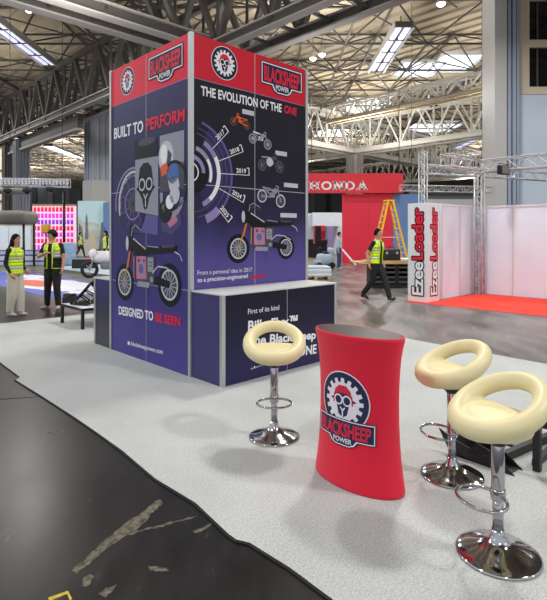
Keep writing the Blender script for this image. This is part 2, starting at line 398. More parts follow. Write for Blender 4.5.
# space frame under the deck
mb = MB(); S = 5.0; Zb, Zt = 13.3, 14.85
def vis(x, y): return abs(x) < .62*y + 7
def cut(x, y): return not (vis(x, y) and 6 <= y <= 108) or (x > 8.5 and 23 < y < 29)
for j in range(1, 22):
    for i in range(-16, 17):
        x, y = i*S - .6, j*S + 1.0
        if cut(x, y): continue
        w = .11
        if not cut(x+S, y): mb.bar((x,y,Zb),(x+S,y,Zb), w, 'lattice_dark')
        if not cut(x, y+S): mb.bar((x,y,Zb),(x,y+S,Zb), w, 'lattice_dark')
        cx_, cy_ = x+S/2, y+S/2
        mb.bar((cx_,cy_,Zt),(cx_+S,cy_,Zt), w, 'lattice_dark'); mb.bar((cx_,cy_,Zt),(cx_,cy_+S,Zt), w, 'lattice_dark')
        for a, b in ((-1,-1),(1,-1),(1,1),(-1,1)):
            mb.bar((x,y,Zb),(x+a*S/2,y+b*S/2,Zt), .08, 'lattice_dark')
        mb.bar((x,y,Zb),(x+S,y+S,Zb), .06, 'lattice_dark')
        mb.ball((x,y,Zb), .16, 'lattice_dark', 6)
struct('ceiling_framework', mb)

def girder(label, a, b, zb, zt, width, mch, mw, step=3.4, chord=.4):
    """box girder between plan points: chords + W webs"""
    a = Vector((a.x,a.y,0)); b = Vector((b.x,b.y,0)); d = (b-a); L = d.length; d.normalize(); nrm = Vector((d.y,-d.x,0))
    t = thing('roof_girder', label, 'girder', (a.x,a.y,0)); 
    ch = MB(); wb = MB(); tp = MB()
    for sgn in (-1, 1):
        o = nrm*(sgn*width/2)
        z = Vector((0,0,1))
        ch.bar(o+z*zb, o+d*L+z*zb, chord*.4, mw, chord); ch.bar(o+z*(zb+chord/2), o+d*L+z*(zb+chord/2), chord, mch, .07); ch.bar(o+z*(zb-chord/2), o+d*L+z*(zb-chord/2), chord, mch, .07)
        tp.bar(o+z*zt, o+d*L+z*zt, chord*.7, mw, chord*.8)
        k = 0; s = 0.0
        while s + step <= L:
            p0 = o+d*s; p1 = o+d*(s+step/2); p2 = o+d*(s+step)
            ww = .26 if mw == 'lattice_dark' else .15; wb.bar(p0+z*zb, p1+z*zt, ww, mw, ww*.8); wb.bar(p1+z*zt, p2+z*zb, ww, mw, ww*.8); wb.bar(p0+z*zb, p0+z*zt, .14, mw); s += step
    s = 0.0
    while s <= L:
        wb.bar(-nrm*width/2+d*s+Vector((0,0,zb)), nrm*width/2+d*s+Vector((0,0,zb)), .12, mw); s += step/2
    ch.build('bottom_chord', t); tp.build('top_chord', t); wb.build('web', t)
    return t
girder('long dark lattice roof girder crossing behind the tall display tower', uv(14.6,62), uv(14.6,-2), 10, 13.3, 1.7, 'beam_pale', 'lattice_dark')
girder('pale lattice roof girder crossing the hall beyond the red sign', uv(42,70), uv(42,-12), 10, 13.3, 1.5, 'lattice_pale', 'lattice_pale')
girder('farthest lattice roof girder seen small above the red sign', uv(71,80), uv(71,-20), 10, 13.3, 1.5, 'lattice_pale', 'lattice_pale')
girder('nearest roof girder, pale flanged, running out of the top left of the view', uv(2,19), uv(13.7,19), 10.2, 13.3, 1.2, 'beam_pale', 'lattice_dark', chord=.5)
girder('pale roof girder running away from the camera to the far column', uv(16.5,31.6), uv(41,31.6), 10, 13.3, 1.2, 'lattice_pale', 'lattice_pale')
girder('pale roof girder behind the far column running deeper into the hall', uv(43,31.6), uv(70,31.6), 10, 13.3, 1.2, 'lattice_pale', 'lattice_pale')
girder('pale roof girder low above the truss stand at right of the hall', uv(43,2), uv(70,2), 10, 13.3, 1.2, 'lattice_pale', 'lattice_pale')
girder('tan edged roof girder behind the pale fluted column', uv(36,30), uv(36,-10), 11.9, 13.2, .8, 'lattice_tan', 'lattice_pale', step=2.2, chord=.25)

def X0(px, d): return (px-CX)*d/F
def column(label, p, w, h, mats, flutes=4, ph=3.4):
    t = thing('hall_column', label, 'column', p, ANG)
    b = MB(); b.box((-w/2,-w/2,0),(w/2,w/2,h), mats[0]); b.build('shaft', t)
    f = MB()
    for k in range(flutes):
        x = -w/2 + w*(k+.25)/flutes
        f.box((x,-w/2-.1,0),(x+w*.5/flutes,-w/2,h), mats[1]); f.box((-w/2-.1,x,0),(-w/2,x+w*.5/flutes,h), mats[1])
    f.build('flute', t)
    c = MB(); c.box((-w/2-.12,-w/2-.12,0),(w/2+.12,w/2+.12,ph), 'beam_white'); c.build('plinth', t)
    return t
column('tall grey fluted hall column left of the display tower', Vector((X0(97,40.5),40.5,0)), 1.4, 13, ('beam_white','steel_blue'), 3, 5.9)
column('slim grey hall column between beige wall panels and the tall hall opening', uv(14.6,46.2), 1.0, 9.7, ('steel_blue','steel_grey'))
column('dark slender hall column beside the beige wall panels', uv(14.6,49.2), 1.0, 9.7, ('lattice_dark','lattice_dark'))
column('far pale hall column rising behind the red sign', uv(42,31.6), 1.2, 9.7, ('lattice_pale','beam_pale'))
mb = MB(); mb.box((14.2,50,0),(14.9,68,9.7),'beige',Matrix.Rotation(ANG,4,'Z'))
for z in (2.2,4.6,7.4): mb.box((14.1,50,z),(14.2,68,z+.12),'lattice_dark',Matrix.Rotation(ANG,4,'Z'))
for k in range(5): mb.box((14.12,53+k*3,0),(14.2,53.1+k*3,9.7),'steel_grey',Matrix.Rotation(ANG,4,'Z'))
struct('wall_left', mb)
mb = MB(); R_ = Matrix.Rotation(ANG,4,'Z'); mb.box((14.2,34,8.72),(14.7,50,8.88),'beam_pale',R_); mb.box((14.3,34,8.9),(14.7,50,9.8),'lattice_dark',R_); struct('trim_1', mb)
# right-hand building core
Yc = 27.0; xr = lambda px: (px-CX)/F*Yc
mb = MB(); mb.box((xr(519.5),Yc,0),(xr(640),Yc+.3,9.1),'core_blue')
for k in range(3): mb.box((xr(519.5),Yc-.05,9.1+k*2.5),(xr(640),Yc+.3,9.5+k*2.5),'beige')
for k in range(2):
    mb.box((xr(519.5),Yc-.05,9.5+k*2.5),(xr(529),Yc+.3,11.6+k*2.5),'beige'); mb.box((xr(572),Yc-.05,9.5+k*2.5),(xr(578),Yc+.3,11.6+k*2.5),'beige')
struct('wall_right', mb)
for k in (0,1):
    mb = MB(); mb.box((xr(529),Yc+.1,9.5+k*2.5),(xr(572),Yc+.14,11.6+k*2.5),'glass_dark')
    mb.box((xr(537),Yc+.02,9.5+k*2.5),(xr(537)+.08,Yc+.1,11.6+k*2.5),'lattice_dark'); struct('window_%d' % (k+1), mb)
t = thing('fluted_pier', 'tall white and grey fluted pier beside the big pale wall', 'column', (xr(490),Yc-.6,0))
b = MB(); b.box((0,0,0),(.62,1.6,14.9),'beam_white'); b.build('shaft', t)
b = MB()
for k, (x0, x1, m, yy) in enumerate(((.62,.72,'steel_grey',.25),(.72,.9,'steel_blue',.1),(.9,.98,'steel_grey',.3),(.98,1.16,'steel_blue',.1),(1.16,1.22,'lattice_dark',.35),(1.22,1.36,'steel_blue',.15),(1.36,1.46,'steel_grey',.3))): b.box((x0,yy,0),(x1,1.6,14.9),m)
b.build('flute', t)
# roof lights
for i, (p, w, l) in enumerate((((367,106),4.6,5.5),((418,68),3.2,3.4),((455,62),3.0,4.0),((432,127),6,5),((520,120),5,5),((330,132),4,6))):
    d = F*(14.75-CAM_H)/(HY-p[1]); x = (p[0]-CX)*d/F
    mb = MB(); mb.box((x-w/2,d-l/2,14.7),(x+w/2,d+l/2,14.78),'sky_glow')
    for a in (-1,1): mb.box((x+a*w/2-.12,d-l/2,14.6),(x+a*w/2+.12,d+l/2,14.8),'white'); mb.box((x-w/2,d+a*l/2-.12,14.6),(x+w/2,d+a*l/2+.12,14.8),'white')
    struct('window_%d' % (i+3), mb)

# ------------------------------------------------------------------ lamps
def trough(label, px, y0, y1, w):
    z = 12.5; d0 = F*(z-CAM_H)/(HY-y0); d1 = F*(z-CAM_H)/(HY-y1); x = (px-CX)*d1/F
    t = thing('strip_light', label, 'ceiling light', (x,(d0+d1)/2,z), 0, )
    L = abs(d1-d0)/2; b = MB(); b.box((-w/2,-L,.1),(w/2,L,.3),'lattice_dark'); b.box((-w/2-.06,-L,-.06),(-w/2+.02,L,.3),'alu'); b.box((w/2-.02,-L,-.06),(w/2+.06,L,.3),'alu')
    for k in range(5): b.box((-w/2,-L+k*L/2-.05,-.02),(w/2,-L+k*L/2+.05,.12),'lattice_dark')
    b.build('housing', t)
    for a in (-1,1):
        b = MB(); b.box((a*w*.25-w*.14,-L+.1,.02),(a*w*.25+w*.14,L-.1,.1),'tube_glow'); b.build('diffuser', t)
    for yy in (-L*.8, L*.8): b = MB(); b.tube([(0,yy,.3),(0,yy,.9)], .03, 'lattice_dark', 6); b.build('hanger', t)
trough('long twin strip light hanging near the upper left corner', 50, 14, 66, .9)
trough('long twin strip light hanging right of the tower top, before the roof window', 376, 27, 72, .95)
trough('small distant strip light above the aluminium truss at right', 455, 135, 149, .9)
trough('small distant strip light seen through the tall opening at left', 79, 146, 158, 1.0)
def highbay(label, px, py, z=12.6):
    d = F*(z-CAM_H)/(HY-py); t = thing('high_bay_lamp', label, 'ceiling light', ((px-CX)*d/F,d,z))
    b = MB(); b.lathe([(.08,.5),(.12,.3),(.2,.02),(.22,0),(.22,-.04),(.2,-.03)],'alu',20); b.build('reflector', t)
    b = MB(); b.lathe([(.2,-.02),(.17,-.1),(.08,-.16),(.02,-.17)],'lamp_glow',20); b.build('lens', t)
    b = MB(); b.tube([(0,0,.5),(0,0,14.8-z)], .025, 'lattice_dark', 6); b.build('hanger', t)
for l, x, y in (('round bright lamp in the top left corner, lower of the pair',29,9),('round bright lamp in the top left corner, upper of the pair',34,4),('round bright lamp right of the tower top, left of the pair',313,58),('round bright lamp right of the tower top, right of the pair',322,54),
                ('round lamp left of the fluted pier, left of the pair',429,101),('round lamp left of the fluted pier, right of the pair',437,98),('round lamp at the top edge beside the fluted pier',441,3)):
    highbay(l, x, y)

def downlight_or_fill(x, y, e, r=.6, z=12.0):
    l = bpy.data.lights.new('lamp', 'AREA'); l.shape = 'DISK'; l.size = r*2; l.energy = e; l.color = (1,.975,.94)
    o = bpy.data.objects.new('lamp', l); COL.objects.link(o); o.location = (x,y,z)
    return o
E = 430
for (x, y, k) in ((3,10.5,2.0),(10,.5,2.3),(-7,1.5,1.0),(-13,12,1.4),(13,13,1.3),(-24,24,2.6),(-2,30,2.2),(8,21,1.4),(22,24,1.3),(-12.5,25.5,1.5),(8,38,2.6),(-30,44,3.4),(-12,50,3.4),(22,44,2.4),(2,58,3.4),(1,-8,.7),(40,60,3.0),(-22,-6,.7),(24,-4,.8)):
    downlight_or_fill(x, y, E*k)
for (x, y, k) in ((-6,16,.36),(3,25,.42),(-22,34,.5),(8,44,1.0),(24,48,1.0),(-10,64,1.6),(30,75,1.6),(-14,22,.3),(2,30,.55),(16,34,.5),(34,60,1.2),(10,70,1.8),(-30,70,2.6),(-34,92,3),(-50,100,2.5)):   # added unseen fill lights facing up, to brighten the roof deck
    o = downlight_or_fill(x, y, 1500*k, 2.0, 8.8); o.rotation_euler = (PI,0,0)

# ------------------------------------------------------------------ carpet
T = Matrix.Translation(C0) @ Matrix.Rotation(ANG,4,'Z'); Ti = T.inverted()
edge_px = [(-40,345),(0,363),(20,378),(15.5,380.8),(40,396),(77,420),(100,436),(123,452.6),(155,480),(196,505),(228.5,536),(236,541.5),(250,545),(290,570),(330,600),(395,650)]
loc = [Ti @ G(a,b) for a, b in edge_px]
poly = [(p.x,p.y) for p in loc]
uedge = min(p[0] for p in poly)
far = Ti @ G(58,317.8); rb = Ti @ G(547,372.5); ra = Ti @ G(400,338)
poly = [(poly[0][0], far.y)] + [p for p in poly if p[1] < far.y] + [(poly[-1][0]+.02,-5.2),(ra.x-.12,-5.2),(ra.x-.12,rb.y),(ra.x,ra.y+.1),(ra.x,far.y)]
mb = MB(); bm = bmesh.new(); f = bm.faces.new([bm.verts.new((a,b,.012)) for a, b in poly]); f.normal_update(); bmesh.ops.triangulate(bm, faces=[f]); bm.verts.index_update()
mb.add([v.co.copy() for v in bm.verts],[[v.index for v in q.verts] for q in bm.faces],'grey_carpet'); bm.free()
n = len(poly)
mb.add([(a,b,.012) for a,b in poly]+[(a,b,0) for a,b in poly],[(i,(i+1)%n,n+(i+1)%n,n+i) for i in range(n)],'black_cloth')
t = thing('stand_carpet','pale grey fleece carpet laid under the tower, stools and red counter','carpet',C0,ANG)
mb.build('carpet_sheet', t)
b = MB(); e = [p for p in loc if p.y < far.y]
for p, q in zip(e, e[1:]): b.bar((p.x-.006,p.y,.005),(q.x-.006,q.y,.005),.016,'black_cloth',.008)
b.build('edge_tape', t, )['label'] = 'thin black edge of the carpet'

# ------------------------------------------------------------------ floor marks
def mark(name,label,pts,m='scuff'):
    if m == 'scuff':
        pp = []
        for (a,b),(c_,d_) in zip(pts, pts[1:]+pts[:1]):
            n_ = max(2,int(math.hypot(c_-a,d_-b)/2.5)); pp += [(a+(c_-a)*k/n_+random.uniform(-1.1,1.1)*(k>0), b+(d_-b)*k/n_+random.uniform(-.9,.9)*(k>0)) for k in range(n_)]
        pts = pp
    ps = [G(a,b) for a,b in pts]; c = sum(ps,Vector())/len(ps); o = MB()
    o.prism([(p.x-c.x,p.y-c.y,.0004) for p in ps],(0,0,.001),m); r = o.build(name); r.location = (c.x,c.y,0); tag(r,label,'floor mark')
mark('tape_residue','long pale strip of worn tape residue on the dark floor',[(72,571),(77,574),(112,545),(140,527),(163,503),(160,499),(135,517),(104,541)])
mark('tape_residue','short pale patch of scuffed paint near the bottom of the dark floor',[(148,566),(166,568),(169,571),(150,571)])
mark('tape_residue','thin pale scratch on the dark floor pointing at the carpet edge',[(128,533),(160,525),(196,516),(196,517),(160,527),(129,535)])
mark('tape_residue','small pale scuff on the dark floor beside the carpet edge',[(192,531),(206,526),(212,522),(208,528),(196,534)])
mark('tape_residue','pale scuff on the dark floor high up near the carpet',[(38,432),(52,431),(70,430),(72,432),(50,433)])
mark('tape_residue','crumbly pale patch at the low end of the long tape residue',[(82,580),(90,574),(95,577),(90,585),(82,587)])
mark('tape_residue','pale smudge at the bottom edge right of the yellow corner',[(98,594),(106,588),(118,584),(114,590),(104,598)])
mark('yellow_corner_mark','worn yellow painted corner at the bottom left of the floor',[(48,598),(68,591),(72,599),(70,601),(67,594),(50,601)],'mark_yellow')
o = MB(); p, q = G(0,404)-Vector((.6,0,0)), G(42,396.5); o.bar((0,0,.001),(q-p).to_tuple()[:2]+(.001,),.012,'black_cloth',.002); j = o.build('floor_joint'); j.location = p; tag(j,kind='structure'); j.name = 'trim_2'

# ------------------------------------------------------------------ display tower
tower = thing('display_tower','tall square display tower with red header and printed motorcycles','display tower',C0+Vector((0,0,.0125)),ANG)
W, H = 2.0, 4.0
def Rp(px, py):
    k = (px-CX)/F; s = (k*C0.y-C0.x)/(U.x-U.y*k); d = C0.y+U.y*s; return (s, CAM_H-(py-HY)*d/F)
def Lp(px, py):
    k = (px-CX)/F; s = (k*C0.y-C0.x)/(V.x-V.y*k); d = C0.y+V.y*s; return (W-s, CAM_H-(py-HY)*d/F)
ZR = 3.48
def split_panel(name, fn, bodymat, redmat):
    b = MB(); 
    for (z0,z1,m) in ((0,ZR,bodymat),(ZR,H,redmat)):
        b.add([fn(0,z0,0),fn(W,z0,0),fn(W,z1,0),fn(0,z1,0),fn(0,z0,-.03),fn(W,z0,-.03),fn(W,z1,-.03),fn(0,z1,-.03)],[(0,1,2,3),(7,6,5,4),(0,4,5,1),(2,6,7,3),(1,5,6,2),(3,7,4,0)],m)
    return b.build(name, tower)
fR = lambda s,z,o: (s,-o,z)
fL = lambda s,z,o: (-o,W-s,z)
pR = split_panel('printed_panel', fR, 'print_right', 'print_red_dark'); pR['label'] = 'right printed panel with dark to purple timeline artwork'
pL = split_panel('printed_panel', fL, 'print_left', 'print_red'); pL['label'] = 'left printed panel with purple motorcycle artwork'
b = MB(); b.box((.03,W-.03,0),(W,W,H),'wall_white'); b.box((W-.03,.03,0),(W,W-.03,H),'wall_white'); b.build('back_panel', tower)
for x, y in ((-.005,-.005),(W-.035,-.012),(-.012,W-.035),(W-.035,W-.035)):
    b = MB(); b.box((x,y,0),(x+.05,y+.05,H+.01),'alu'); b.build('corner_post', tower)
# panel seams
for fn, par in ((fR,pR),(fL,pL)):
    A = Art(fn); A.line([(1.0,0),(1.0,H)],.008,'alu',1)
    for z in (1.0,2.24): A.line([(0,z),(W,z)],.008,'alu',1)
    A.line([(0,ZR),(W,ZR)],.008,'print_mauve',1)
    A.build('panel_seam', par)
def px_text(A, mp, body, p0, p1, cap, m, off=.028, layer=4):
    a, c = mp(*p0), mp(*p1); t_ = mp(p0[0], p0[1]-cap); A.text(body, a, 0, t_[1]-a[1], m, layer, off, end=c)
# header marks
A = Art(fR); emblem(A, Rp(224.5,64.3), .205); A.build('emblem', pR)
A = Art(fR); wordmark(A, (1.50,3.77), .74, .29); A.build('wordmark', pR)
A = Art(fL); emblem(A, Lp(127.5,82), .19); A.build('emblem', pL)
A = Art(fL); wordmark(A, (1.46,3.76), .74, .28); A.build('wordmark', pL)
# headlines
A = Art(fR); px_text(A,Rp,'THE EVOLUTION OF THE',(200.8,96),(281.5,113.2),9.3,'print_white'); px_text(A,Rp,'ONE',(284,113.4),(296.5,116.6),7.6,'print_red'); A.build('headline_lettering', pR)
A = Art(fL); px_text(A,Lp,'BUILT TO',(114.3,139.8),(143.4,132.5),10.5,'print_white'); px_text(A,Lp,'PERFORM',(146.3,131.6),(185,121.6),11.5,'print_red'); A.build('headline_lettering', pL)
A = Art(fL); px_text(A,Lp,'DESIGNED TO',(119,315),(153.5,321.5),8.2,'print_white'); px_text(A,Lp,'BE SEEN',(155.7,322),(180.6,327.2),8.4,'print_red'); A.build('slogan_lettering', pL)
A = Art(fL); px_text(A,Lp,'blacksheeppower.com',(131.5,346.2),(163,355),4.0,'print_white',.01); A.build('web_address_lettering', pL); A = Art(fL); A.rect(Lp(128,345.5),(Lp(130,345)[0],Lp(128,342)[1]),'print_white',4); A.build('web_icon_print', pL)
A = Art(fR); px_text(A,Rp,'From a personal idea in 2017',(197.3,276),(252,272.5),4.4,'print_white',.0); A.build('story_lettering', pR)
A = Art(fR); px_text(A,Rp,'to a precision-engineered',(197.3,283.4),(247.5,278.6),4.4,'print_white',.015); A.build('story_lettering', pR)
A = Art(fR); A.poly([Rp(250,277.6),Rp(264,275.4),Rp(266,276.2),Rp(264,277.6),Rp(250,280)],'print_red_dark',3); A.build('red_streak_print', pR)

# the motorcycle print (bike space: front wheel at (0,0), wheelbase 1)
def bike(A, f, r, wr=.22, l0=3, wr2=None):
    wr2 = wr2 or wr*.9
    dx, dz = r[0]-f[0], r[1]-f[1]; L = math.hypot(dx,dz); ca, sa = dx/L, dz/L
    L0 = L
    q = lambda x, y: (f[0]+L0*(x*ca-y*.62*sa), f[1]+L0*(x*sa+y*.62*ca))
    Q = lambda *p: [q(a,b) for a,b in p]
    for c, rr in ((q(0,0),wr*L),(q(1,0),wr2*L)):
        A.disc(c, rr*1.0,'print_black',l0,32); A.arc(c,rr*.62,rr*.72,'print_lightgrey',l0+1); A.disc(c,rr*.62,'print_dgrey',l0+1,28)
        for k in range(14):
            t = 2*PI*k/14; A.line([(c[0]+rr*.1*math.cos(t),c[1]+rr*.1*math.sin(t)),(c[0]+rr*.64*math.cos(t+.3),c[1]+rr*.64*math.sin(t+.3))],rr*.035,'print_lightgrey',l0+2)
        A.disc(c,rr*.2,'print_grey',l0+3,16); A.disc(c,rr*.08,'print_black',l0+4,12)
    L = L*.68
    A.poly(Q((.62,.02),(1.0,-.06),(1.03,.06),(.66,.17)),'print_black',l0+5)                                      # swingarm
    A.poly(Q((.28,.1),(.3,.52),(.72,.5),(.72,.16),(.62,-.02),(.34,-.04)),'print_dgrey',l0+5)                      # motor bay
    A.poly(Q((.3,.08),(.3,.5),(.52,.52),(.53,.08)),'print_pink',l0+6); A.disc(q(.41,.27),L*.11,'print_grey',l0+7,24); A.disc(q(.41,.27),L*.085,'print_blue',l0+8,24); A.disc(q(.41,.27),L*.035,'print_red',l0+9,14)
    A.disc(q(.36,.43),L*.035,'print_dgrey',l0+7,14); A.disc(q(.48,.42),L*.03,'print_dgrey',l0+7,14)
    A.poly(Q((.56,.22),(.56,.48),(.68,.48),(.68,.22)),'print_grey',l0+6); A.disc(q(.62,.36),L*.045,'print_black',l0+7,18); A.disc(q(.62,.36),L*.025,'print_lightgrey',l0+8,14)
    A.disc(q(.64,.08),L*.09,'print_dgrey',l0+7,22); A.disc(q(.64,.08),L*.05,'print_grey',l0+8,18)
    A.poly(Q((.3,-.06),(.34,.04),(.6,.02),(.58,-.08)),'print_grey',l0+7)
    A.line(Q((.66,.2),(.78,.32),(.95,.3),(1.1,.2)),L*.022,'print_lightgrey',l0+6)                                # rear guard
    A.poly(Q((.18,.86),(.24,.84),(.52,.62),(.56,.5),(.26,.52)),'print_black',l0+8); A.line(Q((.24,.85),(.52,.64)),L*.025,'print_lightgrey',l0+9)   # tank
    A.poly(Q((.5,.62),(.56,.7),(.8,.66),(.86,.7),(1.16,.68),(1.15,.58),(.8,.55),(.55,.54)),'print_black',l0+9); A.line(Q((.57,.69),(.8,.66)),L*.02,'print_grey',l0+10); A.poly(Q((.86,.7),(1.14,.69),(1.1,.65),(.88,.65)),'print_dgrey',l0+10)
    A.line(Q((1.12,.58),(1.22,.52),(1.26,.42)),L*.02,'print_lightgrey',l0+8)
    A.line(Q((0,0),(.1,.4),(.2,.86)),L*.035,'print_gold',l0+6); A.line(Q((.1,.3),(.16,.62)),L*.03,'print_orange',l0+7); A.line(Q((.24,.1),(.25,.5)),L*.03,'print_gold',l0+7)
    A.disc(q(.09,.76),L*.05,'print_lightgrey',l0+8,20,ry=L*.13); A.poly(Q((.12,.6),(.2,.6),(.24,.88),(.13,.9)),'print_black',l0+7)
    A.line(Q((.2,.9),(.22,1.05),(.3,1.1),(.42,1.0)),L*.022,'print_grey',l0+9); A.line(Q((.14,.95),(.2,1.12)),L*.02,'print_black',l0+9); A.line(Q((.22,1.0),(.46,.94)),L*.02,'print_dgrey',l0+9)
    A.line(Q((.56,-.08),(.56,-.3)),L*.012,'print_dgrey',l0+4)
A = Art(fR); bike(A, Rp(238.3,249.6), Rp(286,248.3), .215, wr2=.19); A.build('motorcycle_print', pR)
A = Art(fL); bike(A, Lp(124.8,283), Lp(169.5,286), .225, wr2=.235); A.build('motorcycle_print', pL)
# timeline dial
A = Art(fR); c = (0.0, Rp(192,173)[1])
A.arc(c,.0,.62,'print_purple_dark',0,-62,64); A.arc(c,.6,.63,'print_purple',1,-40,75); A.arc(c,.46,.475,'print_dgrey',1,-90,80); A.arc(c,.53,.538,'print_purple',1,-80,80)
A.arc(c,.38,.44,'print_mauve',2,-65,62); A.arc(c,.385,.44,'print_white',3,-48,30); A.arc(c,.27,.32,'print_grey',2,-20,75); A.arc(c,.275,.31,'print_white',3,-20,35); A.arc(c,.16,.21,'print_mauve',2,0,85); A.arc(c,.1,.115,'print_white',3,-70,85); A.arc(c,.54,.64,'print_mauve',2,-68,-46)
A.arc(c,0,.26,'print_black',1,-85,85)
for an, r0, r1, yr, yp, rot in ((44,.44,.78,'2017',(216.5,136.5),48),(22,.44,.86,'2018',(227.5,150),25),(2,.44,.9,'2019',(233.5,169),3),(-22,.44,.86,'2024',(231.5,194),-22),(-46,.6,.8,'2025',(216.5,216.5),-52)):
    t_ = math.radians(an); e = (c[0]+r1*math.cos(t_), c[1]+r1*math.sin(t_)); A.line([(c[0]+r0*math.cos(t_),c[1]+r0*math.sin(t_)),e],.008,'print_white',4)
    n_ = (-math.sin(t_),math.cos(t_)); A.line([e,(e[0]+n_[0]*.09,e[1]+n_[1]*.09),(e[0]+n_[0]*.09-.03*math.cos(t_),e[1]+n_[1]*.09-.03*math.sin(t_))],.014,'print_white',4)
    A.text(yr,(e[0]-.21*math.cos(t_)+n_[0]*.025,e[1]-.21*math.sin(t_)+n_[1]*.025),.16,.055,'print_white',4,.02,rot=t_)
A.build('timeline_print', pR)
# small evolution bikes
def smallbike(A, f, r, k, wr=.26):
    dx, dz = r[0]-f[0], r[1]-f[1]; L = math.hypot(dx,dz); ca, sa = dx/L, dz/L; fl = .66 if dx > 0 else -.66
    q = lambda x, y: (f[0]+L*(x*ca-y*fl*sa), f[1]+L*(x*sa+y*fl*ca)); Q = lambda *p: [q(a,b) for a,b in p]
    for c_, w_ in ((f,wr),(r,wr*.95)):
        A.arc(c_,w_*L*.78,w_*L,k[1],4); 
        for n in range(5): t = PI*n/5; A.line([(c_[0]+w_*L*.8*math.cos(t),c_[1]+w_*L*.8*math.sin(t)),(c_[0]-w_*L*.8*math.cos(t),c_[1]-w_*L*.8*math.sin(t))],L*.015,k[2],4)
    A.line(Q((0,0),(.22,.62),(.2,.78),(.34,.8)),L*.05,k[0],5); A.line(Q((.22,.55),(.5,.1),(.85,.42)),L*.06,k[0],5); A.line(Q((.5,.1),(1,0)),L*.06,k[0],5)
    A.poly(Q((.24,.6),(.34,.68),(.56,.52),(.5,.36),(.3,.4)),k[0],6); A.poly(Q((.55,.5),(.58,.58),(1.05,.56),(1.02,.46)),k[2],6); A.poly(Q((.34,.1),(.34,.36),(.62,.34),(.64,.08)),k[2],5); A.disc(q(.48,.2),L*.09,k[0],6,16)
A = Art(fR); smallbike(A, Rp(233.3,122.5), Rp(246.5,127), ('print_orange','print_dgrey','print_orange')); A.build('evolution_bike_print', pR)
A = Art(fR); smallbike(A, Rp(267.5,145.5), Rp(252.5,139.5), ('print_grey','print_grey','print_white')); A.build('evolution_bike_print', pR)
A = Art(fR); smallbike(A, Rp(279.3,168), Rp(262,166), ('print_dgrey','print_dgrey','print_grey')); A.disc(Rp(269.5,163),.06,'print_lightgrey',7,16); A.build('evolution_bike_print', pR)
A = Art(fR); smallbike(A, Rp(280.5,202), Rp(262,197), ('print_grey','print_lightgrey','print_grey')); A.build('evolution_bike_print', pR)
for x, y, w in ((248,113.5,.2),(281,154.5,.22),(290.8,186.3,.28),(288.5,216.3,.32)):
    A = Art(fR); a = Rp(x,y); A.rect((a[0]-w/2,a[1]-.03),(a[0]+w/2,a[1]+.03),'print_lightgrey',4); A.build('caption_plate_print', pR)
# left collage
A = Art(fL); c = Lp(133,205)
A.arc(c,.47,.5,'print_mauve',2,75,190); A.arc(c,.37,.45,'print_lightgrey',2,70,200,sx=.9); A.disc(c,.37,'print_purple_dark',2,30,ry=.42); A.arc(c,.2,.22,'print_mauve',3); A.disc(c,.13,'print_dgrey',3,20)
for k in range(9): t_ = 2*PI*k/9; A.line([c,(c[0]+.3*math.cos(t_),c[1]+.36*math.sin(t_))],.014,'print_purple',3)
A.build('tyre_print', pL)
A = Art(fL)
A.poly([Lp(135,142),Lp(157.5,139),Lp(157.5,160),Lp(135,161)],'print_black',3); A.disc(Lp(146.5,142.5),.22,'print_dgrey',4,24,ry=.05)
A.poly([Lp(135.5,161),Lp(158.5,157),Lp(158.5,217),Lp(135.5,212)],'print_grey',4)
c = Lp(145.8,188); r = .3; q = lambda *p: [(c[0]+a*r,c[1]+b*r) for a,b in p]
A.poly(q((-.62,.3),(-.5,.85),(-.2,1.05),(.2,1.05),(.5,.85),(.62,.3),(.66,-.1),(.3,-.5),(.16,-.9),(0,-1.0),(-.16,-.9),(-.3,-.5),(-.66,-.1)),'print_black',5)
for sg in (-1,1): A.disc((c[0]+sg*.3*r,c[1]+.12*r),r*.28,'print_lightgrey',6,20); A.disc((c[0]+sg*.3*r,c[1]+.12*r),r*.2,'print_black',7,20)
A.line(q((0,-.85),(0,-.5),(-.16,-.3)),.02,'print_lightgrey',6); A.line(q((0,-.5),(.16,-.3)),.02,'print_lightgrey',6); A.poly(q((-.8,-.05),(-.55,.1),(-.55,-.2)),'print_black',6); A.poly(q((.8,-.05),(.55,.1),(.55,-.2)),'print_black',6)
A.poly([Lp(137,213),Lp(158,217.5),Lp(158,236),Lp(137,233)],'print_purple',2)
A.build('tank_print', pL)
A = Art(fL)
A.poly([Lp(160,137),Lp(184.3,131),Lp(184.3,165),Lp(172,166),Lp(160,160)],'print_grey',2); A.poly([Lp(160,160),Lp(184.3,163),Lp(184.3,190),Lp(160,193)],'print_dgrey',2)
A.disc(Lp(166,158),.17,'print_lightgrey',3,24,ry=.2); A.disc(Lp(164,155),.08,'print_white',4,16,ry=.12); A.poly([Lp(168,150),Lp(172,155),Lp(170,168),Lp(167,165)],'print_dgrey',4); A.poly([Lp(160.5,168),Lp(168,163),Lp(170,172),Lp(162,178)],'print_orange',4); A.disc(Lp(173,174),.13,'print_blue',4,20); A.poly([Lp(168,180),Lp(178,176),Lp(180,188),Lp(170,191)],'print_lightgrey',4)
A.arc(Lp(174,186),.26,.3,'print_black',5,-100,120); A.arc(Lp(172,196),.2,.27,'print_grey',5,170,350); A.disc(Lp(175,196),.11,'print_lightgrey',6,16); A.disc(Lp(170,203),.09,'print_white',6,16); A.disc(Lp(166,212),.15,'print_black',5,20)
A.poly([Lp(162,218),Lp(180,212),Lp(182,226),Lp(172,236),Lp(162,232)],'panel_purple',2); A.poly([Lp(166,221),Lp(176,216),Lp(178,222),Lp(170,229)],'print_pink',3)
A.build('engine_collage_print', pL)

